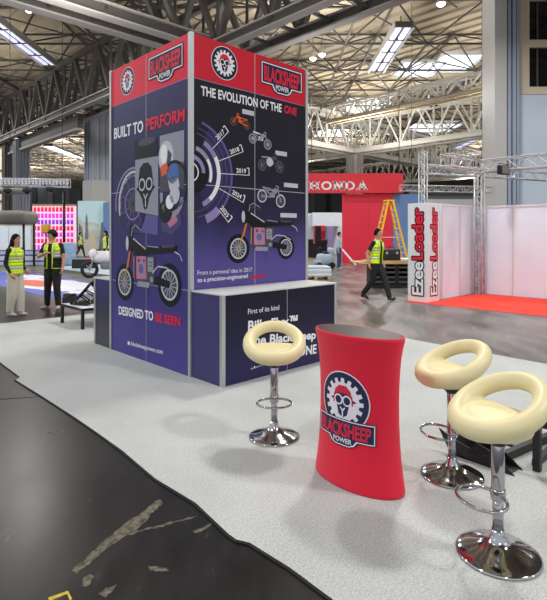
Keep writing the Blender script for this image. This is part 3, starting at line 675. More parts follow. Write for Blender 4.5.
# ------------------------------------------------------------------ low counters against the tower
cnt = thing('display_counter','low navy counter with white lettering against the right side of tower','counter',T @ Vector((.015,-.573,.0125)),ANG)
CW, CD = 1.93, .555
b = MB(); b.box((0,0,0),(CW,.03,.985),'print_counter'); pf = b.build('front_panel', cnt)
b = MB(); b.box((0,.03,0),(.03,CD,.985),'panel_purple'); b.box((CW-.03,.03,0),(CW,CD,.985),'panel_purple'); b.box((.03,CD-.03,0),(CW-.03,CD,.985),'panel_purple'); b.build('side_panel', cnt)
b = MB(); b.box((-.012,-.012,.985),(CW+.012,CD,1.005),'counter_top'); b.build('worktop', cnt, bevel=.004)
for x in (-.008,CW-.035): b = MB(); b.box((x,-.01,0),(x+.045,.035,.985),'alu'); b.build('corner_post', cnt)
fC = lambda s,z,o: (s,-o,z)
C1 = T @ Vector((.015,-.573,0))
def Cp(px, py):
    k = (px-CX)/F; s = (k*C1.y-C1.x)/(U.x-U.y*k); d = C1.y+U.y*s; return (s, CAM_H-(py-HY)*d/F)
A = Art(fC); px_text(A,Cp,'First of its kind',(247.8,315.2),(279,310.6),5.0,'print_white',.005); A.build('lettering', pf)
A = Art(fC); px_text(A,Cp,'BilletFlux™',(247.8,331.5),(297.3,325),9.5,'print_white',.03); A.build('lettering', pf); A = Art(fC); px_text(A,Cp,'The Blacksheep',(246.5,346.5),(315.5,339.5),9.2,'print_white',.03); A.build('lettering', pf); A = Art(fC); px_text(A,Cp,'ONE',(298,357),(316.2,354),9.2,'print_white',.03)
A.build('lettering', pf)
A = Art(fC); A.line([(1.0,0),(1.0,.985)],.008,'alu',1); A.build('panel_seam', pf)
c2 = thing('display_counter','low counter with dark grey end panel on the far left side of tower','counter',T @ Vector((0,2.004,.0125)),ANG)
b = MB(); b.box((0,.03,0),(.03,.49,.985),'print_end'); b.build('end_panel', c2)
b = MB(); b.box((0,.49,0),(2,.52,.985),'panel_purple'); b.box((.03,.02,0),(2,.05,.985),'panel_purple'); b.build('side_panel', c2)
b = MB(); b.box((-.012,.02,.985),(2,.535,1.005),'counter_top'); b.build('worktop', c2)
b = MB(); b.box((-.01,.48,0),(.04,.53,.985),'alu'); b.build('corner_post', c2)

# ------------------------------------------------------------------ red fabric counter
pc = Vector((.572,3.43,.0125)); AX, BX = .345,.185
rc = thing('promotional_counter','red stretch fabric oval counter with sheep logo, between the cream stools','counter',pc,ANG)
PROF = [(0,.985),(.006,1.0),(.03,1.0),(.06,.985),(.12,.955),(.2,.925),(.32,.895),(.45,.88),(.58,.876),(.7,.885),(.8,.905),(.87,.93),(.92,.958),(.955,.985),(.975,1.0),(.99,1.0),(1.0,.985)]
def fac(z):
    for (z0,f0),(z1,f1) in zip(PROF,PROF[1:]):
        if z0 <= z <= z1: return f0+(f1-f0)*(z-z0)/(z1-z0)
    return 1.0
N = 64; b = MB(); vs = []; fs = []
for z, f in PROF:
    for k in range(N): a = 2*PI*k/N; vs.append((BX*f*math.cos(a), AX*f*math.sin(a), z))
for i in range(len(PROF)-1):
    for k in range(N): fs.append((i*N+k,i*N+(k+1)%N,(i+1)*N+(k+1)%N,(i+1)*N+k))
last = (len(PROF)-1)*N
inner = len(vs)
for k in range(N): a = 2*PI*k/N; vs.append((BX*.93*math.cos(a),AX*.96*math.sin(a),1.0))
for k in range(N): fs.append((last+k,last+(k+1)%N,inner+(k+1)%N,inner+k))
b.add(vs,fs,'red_fabric',True); sleeve = b.build('fabric_sleeve', rc)
b = MB(); ang = [2*PI*k/N for k in range(N)]
b.prism([(BX*.935*math.cos(a),AX*.965*math.sin(a),.988) for a in ang],(0,0,.012),'table_dark'); b.build('top_board', rc)['label'] = 'dark glossy oval top'
b = MB(); b.prism([(BX*.99*math.cos(a),AX*.99*math.sin(a),0) for a in ang],(0,0,.008),'black_metal'); b.build('base_plate', rc)
# arc-length table over the face towards -u
tab = [(0,0.0)]; 
for k in range(1,401):
    a0, a1 = (k-1)/400*PI/2, k/400*PI/2
    tab.append((a1, tab[-1][1]+math.hypot(BX*(math.cos(a1)-math.cos(a0)),AX*(math.sin(a1)-math.sin(a0)))))
def ang_of(s):
    sg = 1 if s >= 0 else -1; s = abs(s)
    for (a0,l0),(a1,l1) in zip(tab,tab[1:]):
        if l0 <= s <= l1: return sg*(a0+(a1-a0)*(s-l0)/(l1-l0))
    return sg*PI/2
def fF(s,z,o):
    f = fac(z); a = ang_of(s/f)            # s grows to the right seen from -u, that is towards -v
    x, y = -BX*f*math.cos(a), -AX*f*math.sin(a)
    nx, ny = -math.cos(a)/BX, -math.sin(a)/AX; L = math.hypot(nx,ny); o += .0015
    return (x+nx/L*o, y+ny/L*o, z)
LK = ('logo_navy','logo_white','logo_red')
A = Art(fF,.012); emblem(A,(0.0,.565),.195,LK); wordmark(A,(0.0,.375),.44,.13,LK); A.build('logo_print', sleeve)

# ------------------------------------------------------------------ bar stools
def seat_mesh():
    b = MB(); R, N = .2, 40; pts = []; rr = []
    for k in range(N):
        th = 2*PI*k/N; h = (1-math.cos(th))/2
        pts.append((R*1.04*math.sin(th), -R*math.cos(th)*(1.0-.0*h)+.01, .072+.185*h**1.15)); rr.append(.054-.005*h)
    b.tube(pts, rr, 'cream_vinyl', 14, closed=True)
    # pad filling the front half
    sec = []
    prof = [(.0,.0),(.1,.0),(.16,.015),(.195,.045),(.205,.08),(.19,.112),(.14,.128),(.0,.132)]
    vs = []; n = 40
    for r, z in prof:
        for k in range(n):
            a = 2*PI*k/n; x, y = r*math.cos(a), r*math.sin(a)-.005
            y = min(y, .05 + .02*(1-abs(x)/.2)); vs.append((x*1.02, y, z + .02*max(0,(y+.2)/.25)))
    fs = []
    for i in range(len(prof)-1):
        for k in range(n): k2 = (k+1)%n; fs.append((i*n+k,i*n+k2,(i+1)*n+k2,(i+1)*n+k))
    b.add(vs,fs,'cream_vinyl',True)
    # rear support shell under the arch
    b.ball((0,.1,.075),(.15,.07,.055),'cream_vinyl',20)
    b.ball((0,.02,.03),(.13,.12,.035),'cream_vinyl',20)
    return remesh(b,.0085,5)
def make_stool():
    t = thing('bar_stool','','bar stool')
    b = MB(); b.lathe([(.2,0),(.208,.003),(.209,.008),(.2,.014),(.16,.028),(.11,.045),(.07,.062),(.045,.082),(.034,.11),(.031,.13)],'chrome',64); b.build('base', t)
    b = MB(); b.lathe([(.027,.1),(.027,.33)],'chrome',24); b.lathe([(.031,.33),(.033,.335),(.033,.6),(.03,.605)],'chrome',24); b.build('column', t)
    b = MB(); pts = []
    for k in range(28):
        a = 2*PI*k/28; pts.append((.14*math.sin(a),-.108+.105*math.cos(a),.31+.004*math.cos(a)))
    pts = [(x, y+.0, z) for x,y,z in pts]
    b.tube(pts,.009,'chrome',10,closed=True); b.lathe([(.036,.285),(.038,.29),(.038,.335),(.036,.34)],'chrome',20); b.build('foot_ring', t)
    b = MB(); b.box((-.08,-.08,.602),(.08,.08,.62),'black_metal'); b.lathe([(.04,.57),(.05,.6)],'black_metal',16); b.build('mounting_plate', t)
    b = MB(); b.tube([(-.02,0,.6),(-.1,-.02,.59),(-.19,-.04,.565)],.006,'chrome',8); b.build('lever', t)
    me = seat_mesh(); me.materials.clear(); me.materials.append(MATS['cream_vinyl'])
    for p in me.polygons: p.use_smooth = True
    o = bpy.data.objects.new('seat', me); COL.objects.link(o); o.parent = t; o.location = (0,-.005,.611)
    return t
stool = make_stool(); GS = 'cream bar stools on the stand'
for i, (p, rz, l) in enumerate(((G(274.3,438.3),.0,'cream ring-back bar stool standing in front of the lettered navy counter'),(G(452,477),-PI/2+.28,'cream ring-back bar stool standing just right of the red counter'),(G(498,556.5),-PI/2+.34,'nearest cream ring-back bar stool at the right edge, before the black bench'))):
    s_ = stool if i == 0 else copy_tree(stool); p.z = .0125; s_.location = p; s_.rotation_euler = (0,0,rz); tag(s_, l, 'bar stool', GS)

# ------------------------------------------------------------------ black benches
def bench(label, loc, rz, L, Wd, h, shelf=False):
    t = thing('low_bench', label, 'bench', loc, rz)
    b = MB(); b.box((0,0,h-.045),(L,.045,h),'black_metal'); b.box((0,Wd-.045,h-.045),(L,Wd,h),'black_metal'); b.box((0,.045,h-.045),(.045,Wd-.045,h),'black_metal'); b.box((L-.045,.045,h-.045),(L,Wd-.045,h),'black_metal'); b.build('frame', t)
    for x in (0,L-.05):
        for y in (0,Wd-.05): b = MB(); b.box((x,y,0),(x+.05,y+.05,h-.045),'black_metal'); b.build('leg', t, bevel=.004)
    return t
p = G(60.3,323.5); 
lb = bench('low black bench loaded with bare motorcycle frames behind the tower', (p.x,p.y,.0125), -PI/2+ANG, .95,1.5,.36)
b = MB(); b.box((.02,.02,.345),(.93,1.48,.362),'white_print'); b.build('top_board', lb)['label'] = 'pale board on the bench'
def mframe(label, x, y, rz):
    o = Vector((x,y,0)); t = thing('tubular_chassis', label, 'motorcycle chassis', (o.x,o.y,.376), rz); t.scale = (.75,.75,.9)
    b = MB()
    for s in (-.09,.09):
        b.tube([(s,-.3,.03),(s,-.05,.02),(s,.22,.04),(s,.34,.18)],.02,'black_gloss',8); b.tube([(s,-.3,.03),(s*.6,-.08,.2),(s*.4,.16,.42),(s*.4,.26,.47)],.02,'black_gloss',8)
        b.tube([(s,.34,.18),(s*.5,.32,.34),(s*.4,.26,.47)],.018,'black_gloss',8); b.tube([(s*.6,-.08,.2),(s,.22,.04)],.015,'black_gloss',8); b.tube([(s*.5,.04,.3),(s,.34,.18)],.014,'black_gloss',8)
    b.build('tube_frame', t)
    b = MB(); b.tube([(0,.22,.4),(0,.3,.54)],.035,'black_gloss',12); b.build('head_tube', t)
    b = MB(); b.rbox((-.1,-.1,0),(.1,.12,.1),'black_metal',.02); b.build('motor_plate', t)
mframe('black motorcycle frame on the low bench, left of the two',-3.45,9.22,-1.75); mframe('black motorcycle frame on the low bench, nearer the tower',-3.15,9.5,-1.75)
o = Vector((-3.86,9.57,0)); t = thing('engine_block','dark engine lump on the left end of the low bench','engine',(o.x,o.y,.376),.4); t.scale = (.7,.7,.8)
b = MB(); b.rbox((-.17,-.12,0),(.17,.12,.14),'black_metal',.03); 
b.build('crankcase', t); b = MB(); b.lathe([(.09,.0),(.1,.02),(.1,.2),(.07,.22)],'shoe',16,(-.05,0,.0)); b.tube([(.08,0,.12),(.15,.02,.2),(.2,0,.1)],.025,'black_gloss',8)
for k in range(4): b.lathe([(.085,0),(.085,.012)],'black_metal',14,(.09,.02,.13+k*.02))
b.build('cylinder', t)
p = G(535,472.5)
rbx = bench('low black tube bench behind the nearest stool', (p.x-.02,p.y,.0125), ANG-PI/2, 1.3,.85,.36)
b = MB(); b.bar((.02,-.0,.06),(.02,.85,.06),.045,'black_metal'); b.bar((0,.42,.06),(1.3,.42,.06),.045,'black_metal'); b.build('stretcher', rbx)
t = thing('wheel_chock','black steel wheel chock with pointed plates lying behind stool pole','wheel chock',G(481,462)+Vector((0,0,.0125)),-.84)
b = MB(); b.box((-.2,-.07,0),(.24,.07,.012),'black_metal'); b.build('base_plate', t)
for y in (-.07,.06):
    b = MB(); b.prism([(-.3,y,.17),(-.2,y,.0),(.27,y,.0),(.12,y,.11),(.0,y,.15),(-.05,y,.09),(-.18,y,.12)],(0,.01,0),'black_metal'); b.build('side_plate', t)
b = MB(); b.tube([(-.06,-.08,.07),(-.06,.08,.07)],.012,'black_gloss',8); b.tube([(.06,-.08,.07),(.06,.08,.07)],.012,'black_gloss',8); b.build('cross_pin', t)
t = thing('steel_bars','pair of black steel bars lying between the wheel chock and bench leg','bar',G(508,450)+Vector((0,0,.0125)))
o_ = t.location.copy()
for (x0,y0),(x1,y1) in (((471,446),(516,437)),((504,456.5),(556,434))):
    p, q = G(x0,y0,.045), G(x1,y1,.045); b = MB(); b.bar(p-o_,q-o_,.045,'black_metal',.06); b.build('bar', t)
p, q = G(500,441.5,.05), G(521,449,.05); b = MB(); b.bar(p-o_,q-o_,.02,'black_metal',.02); b.build('cross_pin', t)

# ------------------------------------------------------------------ people
def seg_d(p, a, b):
    ab = b-a; t = max(0,min(1,(p-a).dot(ab)/max(ab.length_squared,1e-9))); return (p-(a+ab*t)).length
def hand(b, w, d, side, m, palm_n):
    """palm + five bent fingers; w wrist, d direction, palm_n palm normal"""
    d = d.normalized(); sd = d.cross(palm_n).normalized()*side
    for i, (o, L) in enumerate(((-.03,.065),(-.01,.078),(.01,.074),(.028,.06))):
        k = w+d*.085+sd*o; b.tube([w+d*.03+sd*o*.6,k,k+d*L*.5+palm_n*.012,k+d*L*.85+palm_n*.035],[.013,.0105,.0095,.007],m,6)
    k = w+d*.035-sd*.034; b.tube([w+d*.01-sd*.015,k,k+d*.035-sd*.018+palm_n*.012,k+d*.06-sd*.014+palm_n*.024],[.015,.0125,.011,.008],m,6)
def person(label, loc, rz, Ht, J, look=0.0, shirt='black_cloth', sleeve='long', trousers='trouser_black', shoe='shoe', hair='short', cap=False, gap=.0, vest=True, vox=.014, lean=0.0, vest_dark=False, wide=1.0):
    k = Ht/1.75; t = thing('person', label, 'person', loc, rz)
    S = lambda x,y,z: Vector((x*k*wide,y*k,z*k))
    hip = .93; ln = lean
    b = MB(); bones = []
    secs = [(S(0,0,.86),.15*k*wide,.105*k),(S(0,0,.93),.165*k*wide,.115*k),(S(0,0,1.03),.155*k*wide,.105*k),(S(0,ln*.3,1.14),.15*k*wide,.105*k),(S(0,ln*.6,1.28),.175*k*wide,.118*k),(S(0,ln*.85,1.38),.185*k*wide,.11*k),(S(0,ln,1.44),.15*k*wide,.085*k),(S(0,ln,1.475),.085*k*wide,.065*k)]
    b.loft(secs,'black_cloth',20); bones.append((S(0,0,1.04),S(0,ln*.9,1.33),.12*k,1)); bones.append((S(-.07,0,.9),S(.07,0,.9),.13*k,2))
    hd = Vector((math.sin(-look),math.cos(look),0)); hc = S(0,ln+.025,1.635); Rl = Matrix.Rotation(look,4,'Z')
    b.tube([S(0,ln,1.42),S(0,ln+.01,1.5),S(0,ln+.02,1.57)],[.066*k,.055*k,.054*k],'skin',12)
    b.ball(hc,(.074*k,.092*k,.115*k),'skin',18,Rl); b.ball(hc+Rl@(Vector((0,.028,-.055))*k),(.055*k,.062*k,.062*k),'skin',14,Rl)
    b.ball(hc+Rl@(Vector((0,.098,-.012))*k),(.014*k,.02*k,.026*k),'skin',8,Rl)
    for s in (-1,1): b.ball(hc+Rl@(Vector((s*.076,-.005,-.01))*k),(.012*k,.022*k,.032*k),'skin',8,Rl)
    bones.append((S(0,ln+.01,1.5),hc+Vector((0,0,.06)),.07*k,0))
    post = MB()
    for s, nm in ((-1,'L'),(1,'R')):        # L at -x when facing +y
        sh = S(s*.175,ln*.95,1.405); el = S(*J['el'+nm]); wr = S(*J['wr'+nm])
        b.tube([S(s*.1,ln*.95,1.4),sh,sh.lerp(el,.4),el,el.lerp(wr,.35),wr],[.06*k,.062*k,.052*k,.043*k,.042*k,.029*k],'skin',10); b.ball(sh,.064*k,'skin',10); b.ball(el,.043*k,'skin',8)
        d = (wr-el).normalized(); pn = Vector((-s*.8,.4,0)); pn = (pn-d*pn.dot(d)).normalized()
        b.ball(wr+d*.05*k,(.02*k,.028*k,.03*k),'skin',8); b.tube([wr,wr+d*.045*k,wr+d*.09*k],[.028*k,.034*k,.028*k],'skin',8)
        bones.append((sh,el.lerp(sh,.42) if sleeve=='short' else el,.06*k,1)); 
        if sleeve == 'short': bones.append((el.lerp(sh,.36),el,.05*k,0))
        bones.append((el,wr.lerp(el,.0 if sleeve=='short' else .08),.038*k,0 if sleeve=='short' else 1)); bones.append((wr,wr+d*.1*k,.03*k,0))
        hand(post,wr,d,s,'skin',pn)
        hp = S(s*.085,0,.9); kn = S(*J['kn'+nm]); an = S(*J['an'+nm]); 
        lo = .098 if trousers != 'trouser_beige' else .1
        fl = 1.25 if trousers == 'trouser_beige' else 1.0
        b.tube([hp+S(0,0,.04),hp.lerp(kn,.35),kn,kn.lerp(an,.3),kn.lerp(an,.75),an],[.108*k,.102*k,.078*k*fl,.076*k*fl,.066*k*fl,.062*k*fl],'skin',12); b.ball(kn,.064*k*fl,'skin',8)
        bones.append((hp,kn,.09*k,2)); bones.append((kn,an+Vector((0,0,.01)),.055*k*fl,2))
        td = Vector(J.get('td'+nm,(0,1,0))).normalized()
        base = Vector((an.x,an.y,max(an.z-.055*k,.032*k)))
        heel = base-td*.05*k; toe = base+td*.16*k+Vector((0,0,J.get('tz'+nm,0)*k))
        b.tube([heel+Vector((0,0,.008*k)),base+Vector((0,0,.012*k)),base+td*.09*k.__float__() if False else base+td*.09*k,toe],[.036*k,.042*k,.04*k,.028*k],'skin',10)
        bones.append((heel,toe,.042*k,3))
    me = remesh(b, vox, 3)
    me.materials.clear()
    for m in ('skin',shirt,trousers,shoe): me.materials.append(MATS[m])
    for p in me.polygons:
        c = Vector(p.center); p.material_index = min(bones, key=lambda q: seg_d(c,q[0],q[1])-q[2])[3]; p.use_smooth = True
    for s in (-1,1):
        post.ball(hc+Rl@(Vector((s*.03,.079,.012))*k),(.012*k,.007*k,.008*k),'eye',8,Rl); post.tube([hc+Rl@(Vector((s*.012,.087,.036))*k),hc+Rl@(Vector((s*.046,.075,.036))*k)],.005*k,'hair',5)
    post.tube([hc+Rl@(Vector((-.02,.088,-.058))*k),hc+Rl@(Vector((0,.094,-.057))*k),hc+Rl@(Vector((.02,.088,-.058))*k)],.006*k,'lips',6)
    # join the fingers and face into the body mesh
    bm = bmesh.new(); bm.from_mesh(me); 
    ex = post.mesh('x'); idx = {}
    for i, m in enumerate(post.mats):
        names = [q.name for q in me.materials]
        if m not in names: me.materials.append(MATS[m])
    names = [q.name for q in me.materials]
    o0 = len(bm.verts); nv = [bm.verts.new(v) for v in post.v]
    for f, mi in zip(post.f, post.m):
        try: q = bm.faces.new([nv[i] for i in f]); q.material_index = names.index(post.mats[mi]); q.smooth = True
        except ValueError: pass
    bm.to_mesh(me); bm.free(); bpy.data.meshes.remove(ex); me.name = 'body'
    o = bpy.data.objects.new('body', me); COL.objects.link(o); o.parent = t
    # hair
    h = MB(); n = 18; vs = []; fs = []
    rx, ry, rzz = .083*k,.1*k,.122*k
    for i in range(9):
        ph = PI*.62*i/8
        for j in range(n):
            a = 2*PI*j/n; front = max(0,math.sin(a)); lim = 1-.58*front**.8 if hair != 'long' else 1-.5*front**1.0
            p_ = ph*lim; vs.append(hc+Rl@Vector((rx*math.sin(p_)*math.cos(a),ry*math.sin(p_)*math.sin(a)-.008*k,rzz*math.cos(p_)+.006*k)))
    for i in range(8):
        for j in range(n): fs.append((i*n+j,(i+1)*n+j,(i+1)*n+(j+1)%n,i*n+(j+1)%n))
    h.add(vs,fs,'hair',True)
    if hair == 'long':
        h.loft([(hc+Rl@(Vector((0,-.15,-.44))*k),.05*k,.025*k),(hc+Rl@(Vector((0,-.15,-.36))*k),.09*k,.04*k),(hc+Rl@(Vector((0,-.12,-.2))*k),.1*k,.06*k),(hc+Rl@(Vector((0,-.06,-.1))*k),.09*k,.065*k),(hc+Rl@(Vector((0,-.035,0))*k),.088*k,.075*k),(hc+Rl@(Vector((0,-.02,.08))*k),.06*k,.06*k)],'hair',16)
        for s in (-1,1): h.tube([hc+Rl@(Vector((s*.06,.0,.07))*k),hc+Rl@(Vector((s*.08,-.02,-.03))*k),hc+Rl@(Vector((s*.078,-.03,-.16))*k),hc+Rl@(Vector((s*.06,-.03,-.27))*k)],[.02*k,.024*k,.026*k,.012*k],'hair',8)
    h.build('hair', t, solid=.012*k)
    if cap:
        c = MB(); vs = []; fs = []
        for i in range(7):
            ph = PI*.47*i/6
            for j in range(20): a = 2*PI*j/20; vs.append(hc+Rl@Vector((.09*k*math.sin(ph)*math.cos(a),.108*k*math.sin(ph)*math.sin(a),.03*k+.1*k*math.cos(ph))))
        for i in range(6):
            for j in range(20): fs.append((i*20+j,(i+1)*20+j,(i+1)*20+(j+1)%20,i*20+(j+1)%20))
        c.add(vs,fs,'black_cloth',True)
        c.prism([hc+Rl@(Vector((x,y,.04))*k) for x,y in ((-.075,.07),(-.07,.14),(-.035,.18),(0,.19),(.035,.18),(.07,.14),(.075,.07))],(0,0,.012*k),'black_cloth'); c.build('cap', t)
    if vest:
        v = MB(); g = gap; e = .022*k
        vs_ = [(.9,.178,.128,0),(.96,.18,.13,0),(1.0,.178,.128,0),(1.01,.178,.128,0),(1.06,.174,.126,0),(1.07,.174,.126,0),(1.14,.17,.124,.3),(1.2,.176,.128,.45),(1.21,.177,.129,.45),(1.26,.184,.134,.6),(1.27,.186,.134,.6),(1.36,.19,.128,.8),(1.42,.165,.105,.95),(1.46,.1,.085,1.0)]
        bandz = {3:1,4:1,8:1,9:1} ; 
        for i in range(len(vs_)-1):
            z0,z1 = vs_[i],vs_[i+1]
            mm = 'hivis_band' if (1.0 <= z0[0] < 1.06 or 1.2 <= z0[0] < 1.26) else 'hivis'
            if vest_dark and z0[0] < 1.13: mm = 'black_cloth'
            if vest_dark and 1.13 <= z0[0] < 1.2: mm = 'hivis_band'
            v.loft([(S(0,ln*q[3],q[0]),q[1]*k*wide+.006,q[2]*k+.006) for q in (z0,z1)],mm,26,g,2*PI-g,caps=False)
        for s in (-1,1):      # shoulder reflective strips
            v.tube([S(s*.1,ln*.7-.118,1.27),S(s*.105,ln*.9-.1,1.4),S(s*.1,ln,1.478),S(s*.105,ln*.9+.1,1.4),S(s*.1,ln*.7+.136,1.27)],.013*k,'hivis_band',6)
            if g: v.tube([S(s*math.sin(g)*.17,.13,.9),S(s*math.sin(g)*.172,.125+ln*.3,1.14),S(s*math.sin(g)*.18,.133+ln*.6,1.27),S(s*math.sin(g)*.16,.105+ln*.9,1.42)],.011*k,'hivis',6)
        if vest_dark: v.loft([(S(0,0,.895),.186*k*wide,.135*k),(S(0,0,.912),.188*k*wide,.137*k)],'hivis',26,g,2*PI-g,caps=False)
        v.build('high_visibility_vest', t, solid=.012*k)
    return t
stand = dict(elL=(-.22,-.02,1.13),wrL=(-.235,.03,.9),elR=(.22,-.02,1.13),wrR=(.235,.03,.9),knL=(-.09,.015,.49),anL=(-.1,-.01,.085),knR=(.09,.015,.49),anR=(.1,-.01,.085))
def G0(px,py): p = G(px,py); return (p.x,p.y,0)
# woman, seen from her right side, facing image right
j = dict(stand); j.update(elR=(.21,-.06,1.13),wrR=(.2,.06,.93),elL=(-.2,-.05,1.14),wrL=(-.2,.1,.98),anR=(.08,-.06,.085),knR=(.085,-.01,.49),anL=(-.08,.08,.085),knL=(-.085,.06,.49))
person('person with long dark hair in yellow vest and beige trousers', G0(15,315.5), -PI/2-.25, 1.66, j, trousers='trouser_beige', shoe='shoe_pale', hair='long')
# man in cap facing the camera, head turned to the woman
j = dict(stand); j.update(elL=(-.25,.0,1.14),wrL=(-.27,.1,.92),elR=(.26,.1,1.16),wrR=(.02,.24,1.24),knL=(-.12,.06,.49),anL=(-.13,.02,.085),knR=(.1,.03,.49),anR=(.13,.0,.085),tdL=(-.5,1,0),tdR=(.4,1,0))
person('person in black cap and yellow vest, one arm bent across chest', G0(53,308.5), PI-.15, 1.76, j, look=-.95, sleeve='short', shoe='shoe_pale', cap=True, gap=.35, vest_dark=True, wide=1.08)
# man walking right
j = dict(elL=(-.2,-.06,1.14),wrL=(-.2,.06,.91),elR=(.24,-.1,1.14),wrR=(.25,-.04,.9),knL=(-.08,.2,.5),anL=(-.06,.34,.1),tzL=.05,knR=(.08,-.04,.48),anR=(.08,-.33,.13),tzR=-.05)
person('person in black with open yellow vest walking past the white pillar', G0(376,300), -PI/2-.75, 1.8, j, look=.1, sleeve='short', gap=.4, lean=.04)
j = dict(stand); j.update(knL=(-.08,.2,.5),anL=(-.06,.3,.1),knR=(.08,-.05,.48),anR=(.08,-.3,.12),wrL=(-.2,.22,1.05))
person('person in yellow vest striding before the mountain mural', G0(80,257), -PI/2, 1.78, j, sleeve='short', vox=.025)
p = G(106,269); person('person with long dark hair and yellow vest behind white motorcycle', (p.x,p.y,.115), PI/2+.6, 1.7, dict(stand), hair='long', vox=.025)
person('person in pale top and dark jeans beside the red stand wall', G0(339,269), -PI/2-.4, 1.76, dict(stand), shirt='scrubber_blue', trousers='jeans', shoe='shoe_pale', vest=False, vox=.025)

# ------------------------------------------------------------------ right: white pillar, shell walls, truss
cp = G(427.5,303); t = thing('sign_pillar','white square pillar with tall red and white vertical lettering','sign pillar',cp+Vector((0,0,.008)),ANG)
PW, PD, PH = .6,.54,2.42
b = MB(); b.box((0,0,0),(PW,PD,PH),'white'); body = b.build('pillar_body', t, bevel=.006)
def vlet(fn, w, nm, txt, z0, z1, m, cap):
    A = Art(fn); p = (w*.5+cap*.5, z0); e = .03
    for k in range(12):
        t_ = 2*PI*k/12; A.text(txt,(p[0]+e*math.cos(t_),p[1]+e*math.sin(t_)),z1-z0,cap,'print_black',4+k*.2,.028,rot=PI/2)
    A.text(txt,p,z1-z0,cap,m,9,.028,rot=PI/2); A.build(nm, body)
for fn, w in ((lambda s,z,o: (-o,PD-s,z), PD),(lambda s,z,o: (s,-o,z), PW)):
    vlet(fn, w, 'white_lettering', 'Ezee', .16, .98, 'print_white', w*.54); vlet(fn, w, 'red_lettering', 'Loader', 1.03, 2.3, 'print_red', w*.54)
p0 = G(476,293)
def pu(u_,v_,z): q = p0 + U*u_ + V*v_; return (q.x,q.y,z)
Tw = Matrix.Translation(p0) @ Matrix.Rotation(ANG,4,'Z')
HW = 2.45
t = thing('shell_wall','white shell scheme partition standing behind the sign pillar','partition wall',p0,ANG)
for k in range(2): b = MB(); b.box((-1-k,.0,0.005),(-.01-k,.04,HW-.05),'wall_white'); b.build('panel', t)
b = MB(); b.box((-2,-.02,HW-.05),(.04,.06,HW),'white'); b.build('top_rail', t)
for k in range(3): b = MB(); b.box((-.03-k*.985,-.015,0),(.01-k*.985,0,HW-.05),'alu_white'); b.build('upright', t)
t = thing('shell_wall','long white shell scheme partition at the right edge behind red carpet','partition wall',p0,ANG)
for k in range(4): b = MB(); b.box((.0,-.99-k,.005),(.04,-.01-k,HW-.05),'wall_white'); b.build('panel', t)
b = MB(); b.box((-.02,-4.0,HW-.05),(.06,-.02,HW),'white'); b.build('top_rail', t)
for k in range(5): b = MB(); b.box((-.015,-.03-k,0),(0,.01-k,HW-.05),'alu_white'); b.build('upright', t)
b = MB(); fr = Ti @ G(547,316.8)
pa = G(403,301.5); pb = G(547,316.8)
dirv = (pb-pa).normalized()
q0 = pb+dirv*2.5; nrm = Vector((U.x,U.y,0))
pts = [pa, q0, q0+U*2.9, Vector(pu(-.06,-.06,0)), Vector(pu(-2.0,-.06,0))]
c = sum(pts,Vector())/5; b.prism([(p.x-c.x,p.y-c.y,.001) for p in pts],(0,0,.006),'red_carpet'); o = b.build('stand_carpet'); o.location = (c.x,c.y,0); tag(o,'bright orange red carpet in front of the white partitions','carpet')

def truss_parts(t, a, bq, w, step, rad=.022, web=.012):
    a = Vector(a); bq = Vector(bq); d = (bq-a); L = d.length; d.normalize()
    up = Vector((0,0,1)) if abs(d.z) < .9 else U.copy(); s1 = d.cross(up).normalized()*(w/2); s2 = s1.cross(d).normalized()*(w/2)
    cor = [s1+s2,s1-s2,-s1-s2,-s1+s2]
    b = MB()
    for c_ in cor: b.tube([a+c_,bq+c_],rad,'truss_alu',6)
    b.build('chord', t); b = MB(); n = max(1,int(L/step))
    for i in range(n):
        p, q = a+d*(L*i/n), a+d*(L*(i+1)/n)
        for k in range(4):
            c1, c2 = cor[k], cor[(k+1)%4]
            if i % 2: c1, c2 = c2, c1
            b.tube([p+c1,q+c2],web,'truss_alu',4,caps=False); 
            if i == 0: b.tube([p+c1,p+c2],web,'truss_alu',4,caps=False)
        for k in range(4): b.tube([q+cor[k],q+cor[(k+1)%4]],web,'truss_alu',4,caps=False)
    b.build('lacing', t)
def truss(label, a, bq, w=.3, step=.3, **k):
    a = Vector(a); t = thing('aluminium_truss', label, 'truss', a); truss_parts(t,(0,0,0),Vector(bq)-a,w,step,**k); return t
tp = Vector(pu(-.28,-.22,0))
truss('upright aluminium truss tower in the corner of the white partitions', (tp.x,tp.y,.01), (tp.x,tp.y,3.36), .19,.22)
TZ = 3.52
truss('horizontal aluminium box truss over the long white partition', (tp.x,tp.y,TZ), (tp+(-V)*6).to_tuple()[:2]+(TZ,), .32,.36)
truss('horizontal aluminium box truss over the shorter partition by sign pillar', (tp.x-.3*U.x,tp.y-.3*U.y,TZ), (tp-U*1.9).to_tuple()[:2]+(TZ,), .3,.35)
q = P(423,234,18); truss('upright aluminium truss tower behind the sign pillar', (q.x,q.y,.01), (q.x,q.y,4.6), .21,.26)
q2 = P(560,234,21); truss('distant horizontal aluminium truss behind the upright towers', (q.x+.2,q.y+.3,4.0), (q2.x,q2.y,4.0), .3,.35)
q3 = P(490,234,26); truss('lower distant aluminium truss seen between the two upright towers', P(400,188,26), P(492,190,26), .3,.35)
w_ = bpy.data.objects[[o.name for o in COL.objects if o.get('label','').startswith('lower distant')][0]]
for x in (.6,4.2):
    b = MB(); b.tube([(x,.0,.15),(x,.0,11)],.012,'lattice_dark',6); b.build('hanging_wire', w_)
q = P(498.5,171.5,13.6); t = thing('flood_light','black flood light clamped to the box truss before the fluted pier','lamp',(q.x,q.y-.3,q.z),.5)
